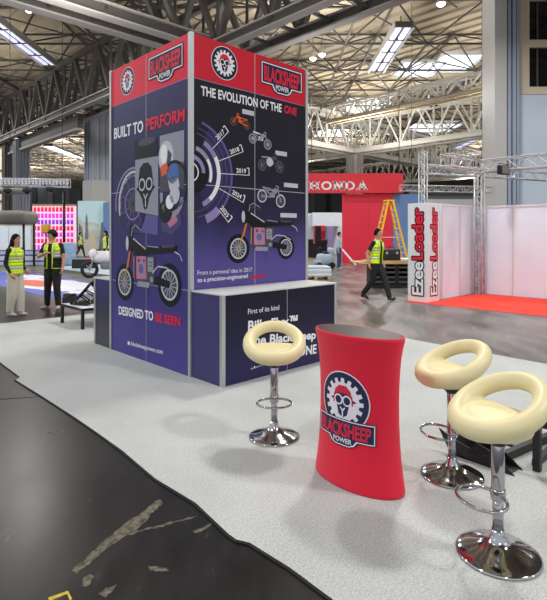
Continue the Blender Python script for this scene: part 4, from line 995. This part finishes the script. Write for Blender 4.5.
b = MB(); b.rbox((-.17,-.08,-.12),(.17,.08,.12),'black_metal',.02); b.build('housing', t); b = MB(); b.box((-.15,-.09,-.1),(.15,-.078,.1),'drum_grey'); b.build('glass', t); b = MB(); b.tube([(-.19,0,0),(-.19,0,.16),(.19,0,.16),(.19,0,0)],.012,'black_metal',6); b.build('bracket', t)

# pale cabin behind the truss towers
q = P(455,234,34); t = thing('site_cabin','grey cabin in the distance between the aluminium truss towers','cabin',(q.x,q.y,0),0)
b = MB(); b.box((-2.2,0,0),(2.4,2.5,4.3),'steel_grey'); b.build('cabin_body', t); b = MB(); b.box((-2.4,-.2,4.3),(2.6,2.6,4.7),'lattice_dark'); b.build('roof', t); b = MB(); b.box((-1.8,-.04,2.5),(1.2,0,4.0),'white'); b.build('window', t)

# ------------------------------------------------------------------ red stand in the middle distance
D = 29.0
def X(px, d=D): return (px-CX)*d/F
t = thing('hanging_sign','wide red header sign with white capital lettering above the stand','sign',(X(306),D-.5,0))
zt, zb = P(306,174.3,D).z, P(306,193.6,D).z
L = X(401)-X(306); b = MB(); b.box((-2.5,0,zb),(L,.3,zt),'sign_red'); sg = b.build('sign_panel', t)
A = Art(lambda s,z,o:(s,-o*3,z)); a0, a1 = X(308.3)-X(306), X(366)-X(306)
hh = P(0,182.2,D).z-P(0,190.8,D).z; zz = P(0,190.8,D).z; wL = a1-a0; cw = wL/5.15
def slab(i, segs, w_=.09):
    for (xa,za),(xb,zb_),k in segs: A.line([(a0+(i*1.04+xa)*cw,zz+za*hh),(a0+(i*1.04+xb)*cw,zz+zb_*hh)], w_*k, 'print_white', 3)
sr = .6
slab(0,[((.2,.05),(.2,.95),1.6),((.75,.05),(.75,.95),1.6),((.2,.5),(.75,.5),1),((.04,.07),(.36,.07),.8),((.04,.93),(.36,.93),.8),((.6,.07),(.92,.07),.8),((.6,.93),(.92,.93),.8)])
A.arc((a0+1.54*cw,zz+.5*hh),.3*hh,.5*hh,'print_white',3,sx=cw*.46/(.5*hh))
slab(2,[((.2,.05),(.2,.95),1.3),((.2,.93),(.78,.1),1.7),((.78,.05),(.78,.95),1.3),((.02,.07),(.36,.07),.8),((.02,.93),(.26,.93),.8),((.62,.93),(.95,.93),.8)])
slab(3,[((.2,.05),(.2,.95),1.6),((.04,.07),(.5,.07),.9),((.04,.93),(.5,.93),.9)]); A.arc((a0+(3*1.04+.45)*cw,zz+.5*hh),.32*hh,.5*hh,'print_white',3,-90,90,sx=cw*.46/(.5*hh))
slab(4,[((.16,.05),(.5,.95),1.1),((.5,.95),(.84,.05),1.7),((.28,.34),(.72,.34),.9),((.0,.07),(.32,.07),.8),((.66,.07),(1.0,.07),.8)])
A.build('lettering', sg)
for x in (.3,L-.2): b = MB(); b.tube([(x,.15,zt),(x,.15,9.9)],.02,'lattice_dark',6); b.build('hanger', t)
t = thing('stand_wall','big plain red stand wall under the red header sign','partition wall',(X(342.5),D,0))
b = MB(); b.box((0,0,0),(X(393)-X(342.5),.2,3.95),'stand_red'); b.build('wall_panel', t)
b = MB(); b.box((1.5,-.006,0),(1.51,0,3.95),'print_red_dark'); b.build('panel_seam', t)
t = thing('stand_wall','blue stand wall standing right of the red wall, behind ladder','partition wall',(X(393.2),D,0))
b = MB(); b.box((0,.02,0),(X(425)-X(393),.2,3.95),'stand_blue'); b.build('wall_panel', t)
# leaning white plank
a = P(342,249,27.5); q = P(356,264,27.0); q.z = .018; b = MB(); b.bar((0,0,0),q-a,.16,'white_print',.04); o = b.build('plank'); o.location = a; tag(o,'white plank leaning on the red stand wall','plank')
# ladder
d = 24.0; t = thing('step_ladder','yellow double sided step ladder before the red wall','ladder',(X(389,d),d,0))
zt = P(0,201,d).z; hw = X(408,d)-X(389,d); fl = MB(); rn = MB()
for sx in (-1,1):
    for yy in (-.24,.24):
        b = MB(); b.bar((sx*hw*1.02,yy*1.3,0),(sx*.12,yy*.7,zt),.085,'ladder_yellow',.05); b.build('rail', t)
    for k in range(11):
        f_ = (k+.7)/11.2; x = sx*(hw*1.02+(.12-hw*1.02)*f_); w = .24*(1.3-.6*f_); b = MB(); b.bar((x,-w,zt*f_),(x,w,zt*f_),.06,'alu_white',.05); b.build('rung', t)
b = MB(); b.box((-.2,-.2,zt-.02),(.2,.2,zt+.05),'ladder_yellow'); b.build('top_cap', t)
b = MB()
for yy in (-.26,.26): b.bar((-hw*.55,yy,zt*.47),(hw*.55,yy,zt*.47),.03,'alu_white')
b.build('spreader_bar', t)
t.rotation_euler = (0,0,.22)
# board stack on black crates
d = 15.6; q = G(352,290)
x0, x1 = X(351,d), X(412,d)
for i, (cx0, cx1) in enumerate(((X(372,d),X(384,d)),(X(384.6,d),X(396.6,d)),(X(397.2,d),X(411,d)))):
    t = thing('black_crate', ('black crate under the boards, nearest the walking person','black crate under the boards, middle of the row','black crate under the boards, nearest the white pillar')[i],'crate',(cx0,d,0))
    w = cx1-cx0; b = MB(); b.box((0,0,.02),(w,.9,.1),'crate_black'); b.box((0,.86,.1),(w,.9,.74),'crate_black'); 
    for x in (0,w-.05): b.box((x,0,.1),(x+.05,.9,.74),'crate_black')
    b.box((.05,.05,.1),(w-.05,.8,.3),'rubber'); b.build('crate_body', t)
    b = MB()
    for k in range(4): b.box((.05,0,.16+k*.15),(w-.05,.03,.22+k*.15),'lattice_dark')
    b.build('slat', t)
for i in range(3):
    b = MB(); xx0 = x0+.25+i*.1-(.25 if i == 1 else 0); b.box((0,0,0),(x1-xx0,.95-.05*i,.028),'wood'); o = b.build('wooden_board'); o.location = (xx0,d+.02*i-.03,.745+i*.032)
    tag(o,('bottom wooden board of the stack on black crates','middle wooden board of the stack on black crates, sticking out left','top wooden board of the stack on black crates')[i],'board','wooden boards on the crates')
q = P(394,258,d); t = thing('tool_case','black tool case standing on the wooden boards','tool case',(q.x,d+.4,.745+.096))
b = MB(); b.rbox((-.27,-.13,0),(.27,.13,.36),'black_metal',.03); b.build('case_body', t); b = MB(); b.tube([(-.09,0,.36),(-.09,0,.42),(.09,0,.42),(.09,0,.36)],.015,'black_gloss',8); b.build('handle', t)
b = MB()
for x in (-.16,.16): b.box((x-.03,-.145,.2),(x+.03,-.13,.27),'alu')
b.build('latch', t)
q = P(403,255,d); b = MB(); b.rbox((-.2,-.18,0),(.2,.18,.07),'white_print',.02); o = b.build('paper_pack'); o.location = (q.x+.2,d+.4,.841); tag(o,'white paper pack lying on the boards beside the tool case','pack')

# centre gap: far booth, dark table, scrubber, wrapped pallet
d = 41.0; t = thing('exhibition_booth','distant white booth with red fascia strip left of the red wall','booth',(X(305,d),d,0))
b = MB(); b.box((-1,1.5,0),(3.2,1.7,3.4),'wall_white'); b.box((.6,-.1,2.3),(2.9,1.5,3.4),'wall_white'); b.build('wall_panel', t)
b = MB(); b.box((.7,-.14,2.0),(1.6,-.1,2.35),'sign_red'); b.build('fascia_sign', t)
b = MB(); b.box((.75,.6,.8),(1.7,.7,1.95),'stand_red'); b.build('poster', t)['label'] = 'red poster'
b = MB(); b.box((1.75,-.1,0),(2.3,.2,2.3),'print_mauve'); b.build('side_panel', t)['label'] = 'lavender end panel'
d = 36.0; t = thing('demonstration_table','dark skirted table in front of the distant white booth','table',(X(304,d),d,0))
b = MB(); b.box((0,0,.02),(X(327,d)-X(304,d),.8,.95),'black_cloth'); b.build('skirt', t); b = MB(); b.box((-.03,-.03,.95),(X(327,d)-X(304,d)+.03,.83,.99),'black_metal'); b.build('tabletop', t)
for i, px in enumerate((310.5,318.6,325)):
    hgt = (.3,1.25,.3)[i]; b = MB(); b.rbox((-.22,-.15,0),(.22,.15,hgt),'black_metal',.03); b.box((-.18,-.16,.04),(.18,-.15,hgt-.04),'rubber'); o = b.build(('loudspeaker','tall_loudspeaker','loudspeaker')[i]); o.location = (X(px,d),d+.4,.99)
    tag(o,('small black speaker on the left end of the dark table','tall black speaker on the middle of the dark table','small black speaker on the right end of the dark table')[i],'speaker')
d = 25.0; t = thing('floor_scrubber','pale blue ride-on floor scrubber parked left of the red wall','cleaning machine',(X(324,d),d,0),.1)
b = MB(); b.rbox((-.35,-.3,.15),(.45,.3,.7),'scrubber_blue',.12); b.rbox((.2,-.28,.6),(.5,.28,1.0),'scrubber_blue',.1); b.build('tank_body', t)
b = MB(); b.rbox((-.5,-.33,.05),(-.1,.33,.4),'steel_blue',.1); b.build('brush_deck', t); b = MB(); b.tube([(-.25,0,.6),(-.3,0,.95),(-.15,0,1.02)],.03,'black_metal',8); b.tube([(-.18,-.18,1.02),(-.18,.18,1.02)],.02,'black_metal',8); b.build('steering_column', t)
for x, y in ((-.3,-.3),(-.3,.3),(.35,-.3),(.35,.3)):
    b = MB(); b.lathe([(.02,-.04),(.13,-.04),(.15,-.02),(.15,.02),(.13,.04),(.02,.04)],'rubber',18,T=Matrix.Translation((x,y,.15)) @ Matrix.Rotation(PI/2,4,'X')); b.build('wheel', t)
b = MB(); b.rbox((-.05,-.2,.68),(.25,.2,.8),'black_metal',.04); b.build('seat', t)
d = 18.6; t = thing('wrapped_pallet','low pallet of white wrapped sheets on floor beside the tower','pallet',(X(298,d),d,0),.05)
b = MB(); 
for x in (0,.6,1.1): b.box((x,0,0),(x+.12,1.0,.1),'wood')
b.box((0,0,.1),(1.22,1.0,.13),'wood'); b.build('pallet_base', t)
b = MB()
for k in range(4): b.rbox((.0,0,.13+k*.085),(1.24-.03*(k%2),1.0,.213+k*.085),'pale_blue' if k % 2 else 'white_print',.015)
b.build('sheet_stack', t)

# ------------------------------------------------------------------ left background stand
Rz = Matrix.Rotation(ANG,4,'Z')
b = MB(); b.box((5.0,13.5,.001),(7.6,24,.006),'blue_print',Rz)
def oval(cu,cv,a,bq,m,z): 
    b.prism([uv(cu+a*math.cos(k*PI/12)*(1+.12*math.sin(k*1.7)),cv+bq*math.sin(k*PI/12)*(1+.1*math.cos(k*2.3)),z) for k in range(24)],(0,0,.002),m)
oval(6.3,17.3,1.05,2.6,'white_print',.006); oval(6.1,18.0,.6,1.5,'orange_print',.008); oval(6.4,14.3,.7,.5,'white_print',.006); oval(6.9,20.8,.5,1.2,'white_print',.006)
tag(b.build('floor_graphic'),'blue white and orange printed floor sheet behind the two standing people','floor sheet')
t = thing('stand_platform','low pale blue printed platform behind the standing people','platform')
b = MB(); b.box((8.9,14.5,0),(16,24.5,.1),'drum_grey',Rz); b.build('platform_edge', t); b = MB(); b.box((8.88,14.48,.1),(16,24.5,.115),'pale_blue',Rz); b.build('printed_top', t)
for k in range(3): pass
# motorcycle on the platform
def moto(label, loc, rz):
    t = thing('motorcycle', label, 'motorcycle', loc, rz)
    for y in (-.68,.68):
        b = MB(); Tm = Matrix.Translation((0,y,.31)) @ Matrix.Rotation(PI/2,4,'Y')
        b.tube([Tm @ Vector((.25*math.cos(a),.25*math.sin(a),0)) for a in [2*PI*k/24 for k in range(24)]],.06,'rubber',8,closed=True)
        for k in range(5): a = 2*PI*k/5; b.tube([Tm @ Vector((0,0,0)),Tm @ Vector((.2*math.cos(a),.2*math.sin(a),0))],.015,'alu',6)
        b.build('wheel', t)
    b = MB(); b.rbox((-.16,-.3,.3),(.16,.3,.62),'steel_grey',.06); b.build('engine', t)
    b = MB(); b.loft([((0,.1,.55),.14,.42),((0,.16,.7),.2,.5),((0,.2,.85),.18,.36),((0,.2,.95),.1,.2)],'white',16); b.ball((0,.56,.86),(.15,.16,.17),'white',14); b.build('fairing', t)
    b = MB(); b.rbox((-.13,-.72,.78),(.13,-.05,.9),'black_metal',.04); b.build('seat', t); b = MB(); b.loft([((0,-.6,.68),.1,.26),((0,-.72,.86),.08,.2)],'white',12); b.build('tail', t)
    b = MB()
    for s in (-1,1): b.tube([(s*.09,.7,.31),(s*.09,.5,.85),(s*.12,.46,.98)],.028,'alu',8); b.tube([(0,.46,.98),(s*.32,.38,1.02)],.016,'black_metal',8)
    b.build('fork', t); b = MB(); b.bar((.08,-.1,.36),(.08,-.68,.31),.06,'black_metal'); b.bar((-.08,-.1,.36),(-.08,-.68,.31),.06,'black_metal'); b.build('swingarm', t)
    return t
q = G(104,279,.115); moto('white sports motorcycle parked on the pale blue platform', (q.x,q.y+.6,.115), PI/2+.5)
q = G(85,268,.115); t = thing('black_crate','black open crate on the pale blue platform','crate',(q.x,q.y,.115),.1)
b = MB(); b.box((-.5,-.3,0),(.5,.3,.05),'crate_black')
for yy in (-.3,.26): b.box((-.5,yy,.05),(.5,yy+.04,.4),'crate_black')
for xx in (-.5,.46): b.box((xx,-.26,.05),(xx+.04,.26,.4),'crate_black')
b.build('crate_body', t); b = MB(); b.rbox((-.4,-.2,.3),(.2,.2,.45),'steel_grey',.05); b.build('contents', t)
q = G(95.5,264,.115); t = thing('red_bag','red holdall bag lying beside the black crate','bag',(q.x,q.y,.115),.2)
b = MB(); b.rbox((-.4,-.25,0),(.4,.25,.5),'bag_red',.14,seg=3); b.build('bag_body', t); b = MB(); b.tube([(-.15,-.26,.35),(-.1,-.3,.52),(.1,-.3,.52),(.15,-.26,.35)],.02,'black_metal',6); b.build('handle', t); b = MB(); b.ball((.1,.1,.55),(.2,.15,.12),'amber',10); b.build('contents', t)
q = G(69.5,268); t = thing('wrapped_bale','pale blue plastic wrapped bale behind the person in cap','bale',(q.x,q.y,.115),.3)
b = MB(); b.rbox((-.3,-.25,0),(.3,.25,1.15),'wrap_blue',.08,seg=3); b.build('bale_body', t); b = MB(); b.box((-.31,-.26,.3),(.31,.26,.33),'steel_blue'); b.box((-.31,-.26,.8),(.31,.26,.83),'steel_blue'); b.build('strap', t)
# pink lit wall
d = 42.0; t = thing('lit_display_wall','pink and magenta lit grid wall at left of the hall','display wall',(X(32.5,d),d,0))
w = X(75,d)-X(32.5,d); h = P(0,206,d).z; b = MB(); b.box((0,0,0),(w,.3,h),'cell_frame'); b.build('grid_frame', t)
for r in range(7):
    m = ('cell_red','cell_magenta','cell_purple','cell_red','cell_magenta','cell_red','cell_magenta')[r]
    for c_ in range(11):
        b = MB(); x = .1+c_*(w-.15)/11; z = h-.48-r*.52; b.rbox((x,-.05,z),(x+.22,0.01,z+.38),m,.04,seg=1); b.build('lit_cell', t)
b = MB(); b.box((0,-.1,h),(w,.3,h+.15),'wood'); b.build('top_rail', t)
d = 38.2; t = thing('mural_wall','tall mural wall with pale sky and grey rock spires','mural',(X(75.2,d),d+.5,0))
w = X(103,d)-X(75.2,d); h = P(0,200.5,d).z; b = MB(); b.box((0,0,0),(w,.2,h),'mural'); pn = b.build('wall_panel', t)
A = Art(lambda s,z,o:(s,-o*6,z)); A.poly([(.0,h),(0,h*.72),(.5,h*.6),(1.1,h*.62),(1.8,h*.55),(w,h*.7),(w,h)],'mural_sky',1); A.poly([(.55,h*.3),(.6,h*.7),(.68,h*.78),(.75,h*.7),(.85,h*.3)],'mural_rock',2); A.poly([(0,.5),(.1,h*.6),(.35,h*.5),(.5,.5)],'mural_rock',2); A.poly([(1.6,.4),(1.8,h*.6),(2.0,h*.62),(w,h*.66),(w,.4)],'mural_rock',2); A.poly([(.6,.4),(.9,h*.42),(1.1,h*.46),(1.4,h*.3),(1.6,.4)],'mural_sand',3); A.build('landscape_print', pn)
t = thing('stand_wall','plain grey blue stand wall right of the mural','partition wall',(X(103.2,d),d,0)); b = MB(); b.box((0,0,0),(1.6,.2,P(0,202.5,d).z),'stand_blue'); b.build('wall_panel', t); b = MB(); b.box((.05,-.06,0),(.12,0,2.2),'print_blue'); b.build('upright', t)
# hanging truss with lamps
d = 23.0; q0, q1 = P(-20,182,d), P(69,183.5,d); t = truss('white perforated hanging truss above the pink lit wall', q0, q1, .34,.3, rad=.03, web=.02)
b = MB(); Lw = (q1-q0).length
for k in range(26): x = .1+k*Lw/26; b.box((x,-.19,.04),(x+.1,-.17,.13),'white'); b.box((x,-.19,-.13),(x+.1,-.17,-.04),'white')
b.box((0,-.185,-.02),(Lw,-.17,.02),'white'); b.build('face_plate', t)
b = MB(); hx = P(10,182,d).x-q0.x; b.tube([(hx,0,.17),(hx,0,10)],.015,'lattice_dark',6); b.tube([(Lw-.3,0,.17),(Lw-.3,0,10)],.012,'lattice_dark',6); b.build('hanging_wire', t)
for i, (px, py) in enumerate(((9,187.5),(28,187.5),(51.5,186))):
    q = P(px,py,d); t = thing('spot_lamp',('black spot lamp under the hanging truss, leftmost','black spot lamp under the hanging truss, middle one','black spot lamp under the hanging truss, nearest its right end')[i],'lamp',(q.x,q.y-.1,q.z-.12),.3)
    b = MB(); b.rbox((-.17,-.12,-.12),(.17,.12,.06),'black_metal',.03); b.build('housing', t); b = MB(); b.lathe([(.05,-.2),(.09,-.2),(.08,-.1),(.05,-.1)],'black_gloss',14); b.build('barrel', t); b = MB(); b.tube([(0,0,.05),(0,.05,.2)],.02,'black_metal',6); b.build('clamp', t)
q0, q1 = P(-20,191,26), P(23,191,26); b = MB(); b.tube([(0,0,0),q1-q0],.16,'drum_grey',12); o = b.build('ceiling_pipe'); o.location = q0; tag(o,'grey duct pipe hanging at the left edge below the truss','pipe')
d = 26; t = thing('canopy_kiosk','grey rounded canopy on black posts at the left edge','kiosk',(X(8,d),d,0))
b = MB(); b.rbox((-1.6,-.8,P(0,224.5,d).z),(X(32,d)-X(8,d),.9,P(0,211,d).z),'drum_grey',.25,seg=4); b.build('canopy', t)
for x, y in ((X(28.5,d)-X(8,d),-.5),(X(28.5,d)-X(8,d),.6),(-1.3,-.5),(-1.3,.6)):
    b = MB(); b.tube([(x,y,0),(x,y,2.2)],.06,'black_metal',8); b.build('post', t)
d = 27; t = thing('striped_counter','white and blue striped display counter behind the two standing people','counter',(X(-12,d),d,0))
b = MB(); b.rbox((0,0,0),(X(60,d)-X(-12,d),.8,.78),'white_print',.04); pn = b.build('counter_body', t)
b = MB()
for z in (.18,.5): b.box((.0,-.015,z),(X(60,d)-X(-12,d)-.05,0,z+.09),'blue_print')
b.build('stripe', t); b = MB(); b.box((-.03,-.05,.78),(X(60,d)-X(-12,d)+.02,.84,.82),'steel_blue'); b.build('worktop', t)
d = 33; t = thing('white_cabinet','row of pale display cabinet doors behind the striped counter','cabinet',(X(-14,d),d,0))
b = MB(); b.box((0,0,0),(X(31,d)-X(-14,d),.6,2.2),'mural'); b.build('cabinet_body', t)
for k in range(4): b = MB(); x = .08+k*.72; b.box((x,-.03,.1),(x+.66,0,2.1),'wall_white'); b.build('door', t)
q = P(46,229,39); b = MB(); b.rbox((-.3,-.2,-.35),(.3,.2,.35),'amber',.05); tt = thing('amber_beacon_sign','small orange box sign in front of the pink lit wall','sign',(q.x,q.y,0)); o = b.build('sign_box', tt); o.location = (0,0,q.z); b = MB(); b.tube([(0,0,0),(0,0,q.z-.3)],.04,'black_metal',8); b.build('pole', tt)
q = P(64,234,38); b = MB(); b.tube([(0,0,0),(0,0,P(0,192,38).z)],.1,'black_metal',8); b.lathe([(.3,0),(.3,.03)],'black_metal',16); o = b.build('support_pole'); o.location = (q.x,q.y,0); tag(o,'tall black pole standing before the pink lit wall','pole')

# ------------------------------------------------------------------ world, camera
w = bpy.data.worlds.new('W'); SC.world = w; w.use_nodes = True
bg = w.node_tree.nodes['Background']; bg.inputs[0].default_value = (.86,.9,1,1); bg.inputs[1].default_value = .85
cam = bpy.data.cameras.new('Camera'); co = bpy.data.objects.new('Camera', cam); COL.objects.link(co); SC.camera = co
co.location = (0,0,CAM_H); co.rotation_euler = (PI/2,0,0); cam.sensor_fit = 'HORIZONTAL'; cam.sensor_width = 36; cam.lens = 36*F/547
cam.shift_y = -(300-HY)/547; cam.clip_end = 400
SC.view_settings.view_transform = 'Standard'; SC.view_settings.look = 'None'; SC.view_settings.gamma = 1; SC.view_settings.exposure = 0; SC.view_settings.use_curve_mapping = False
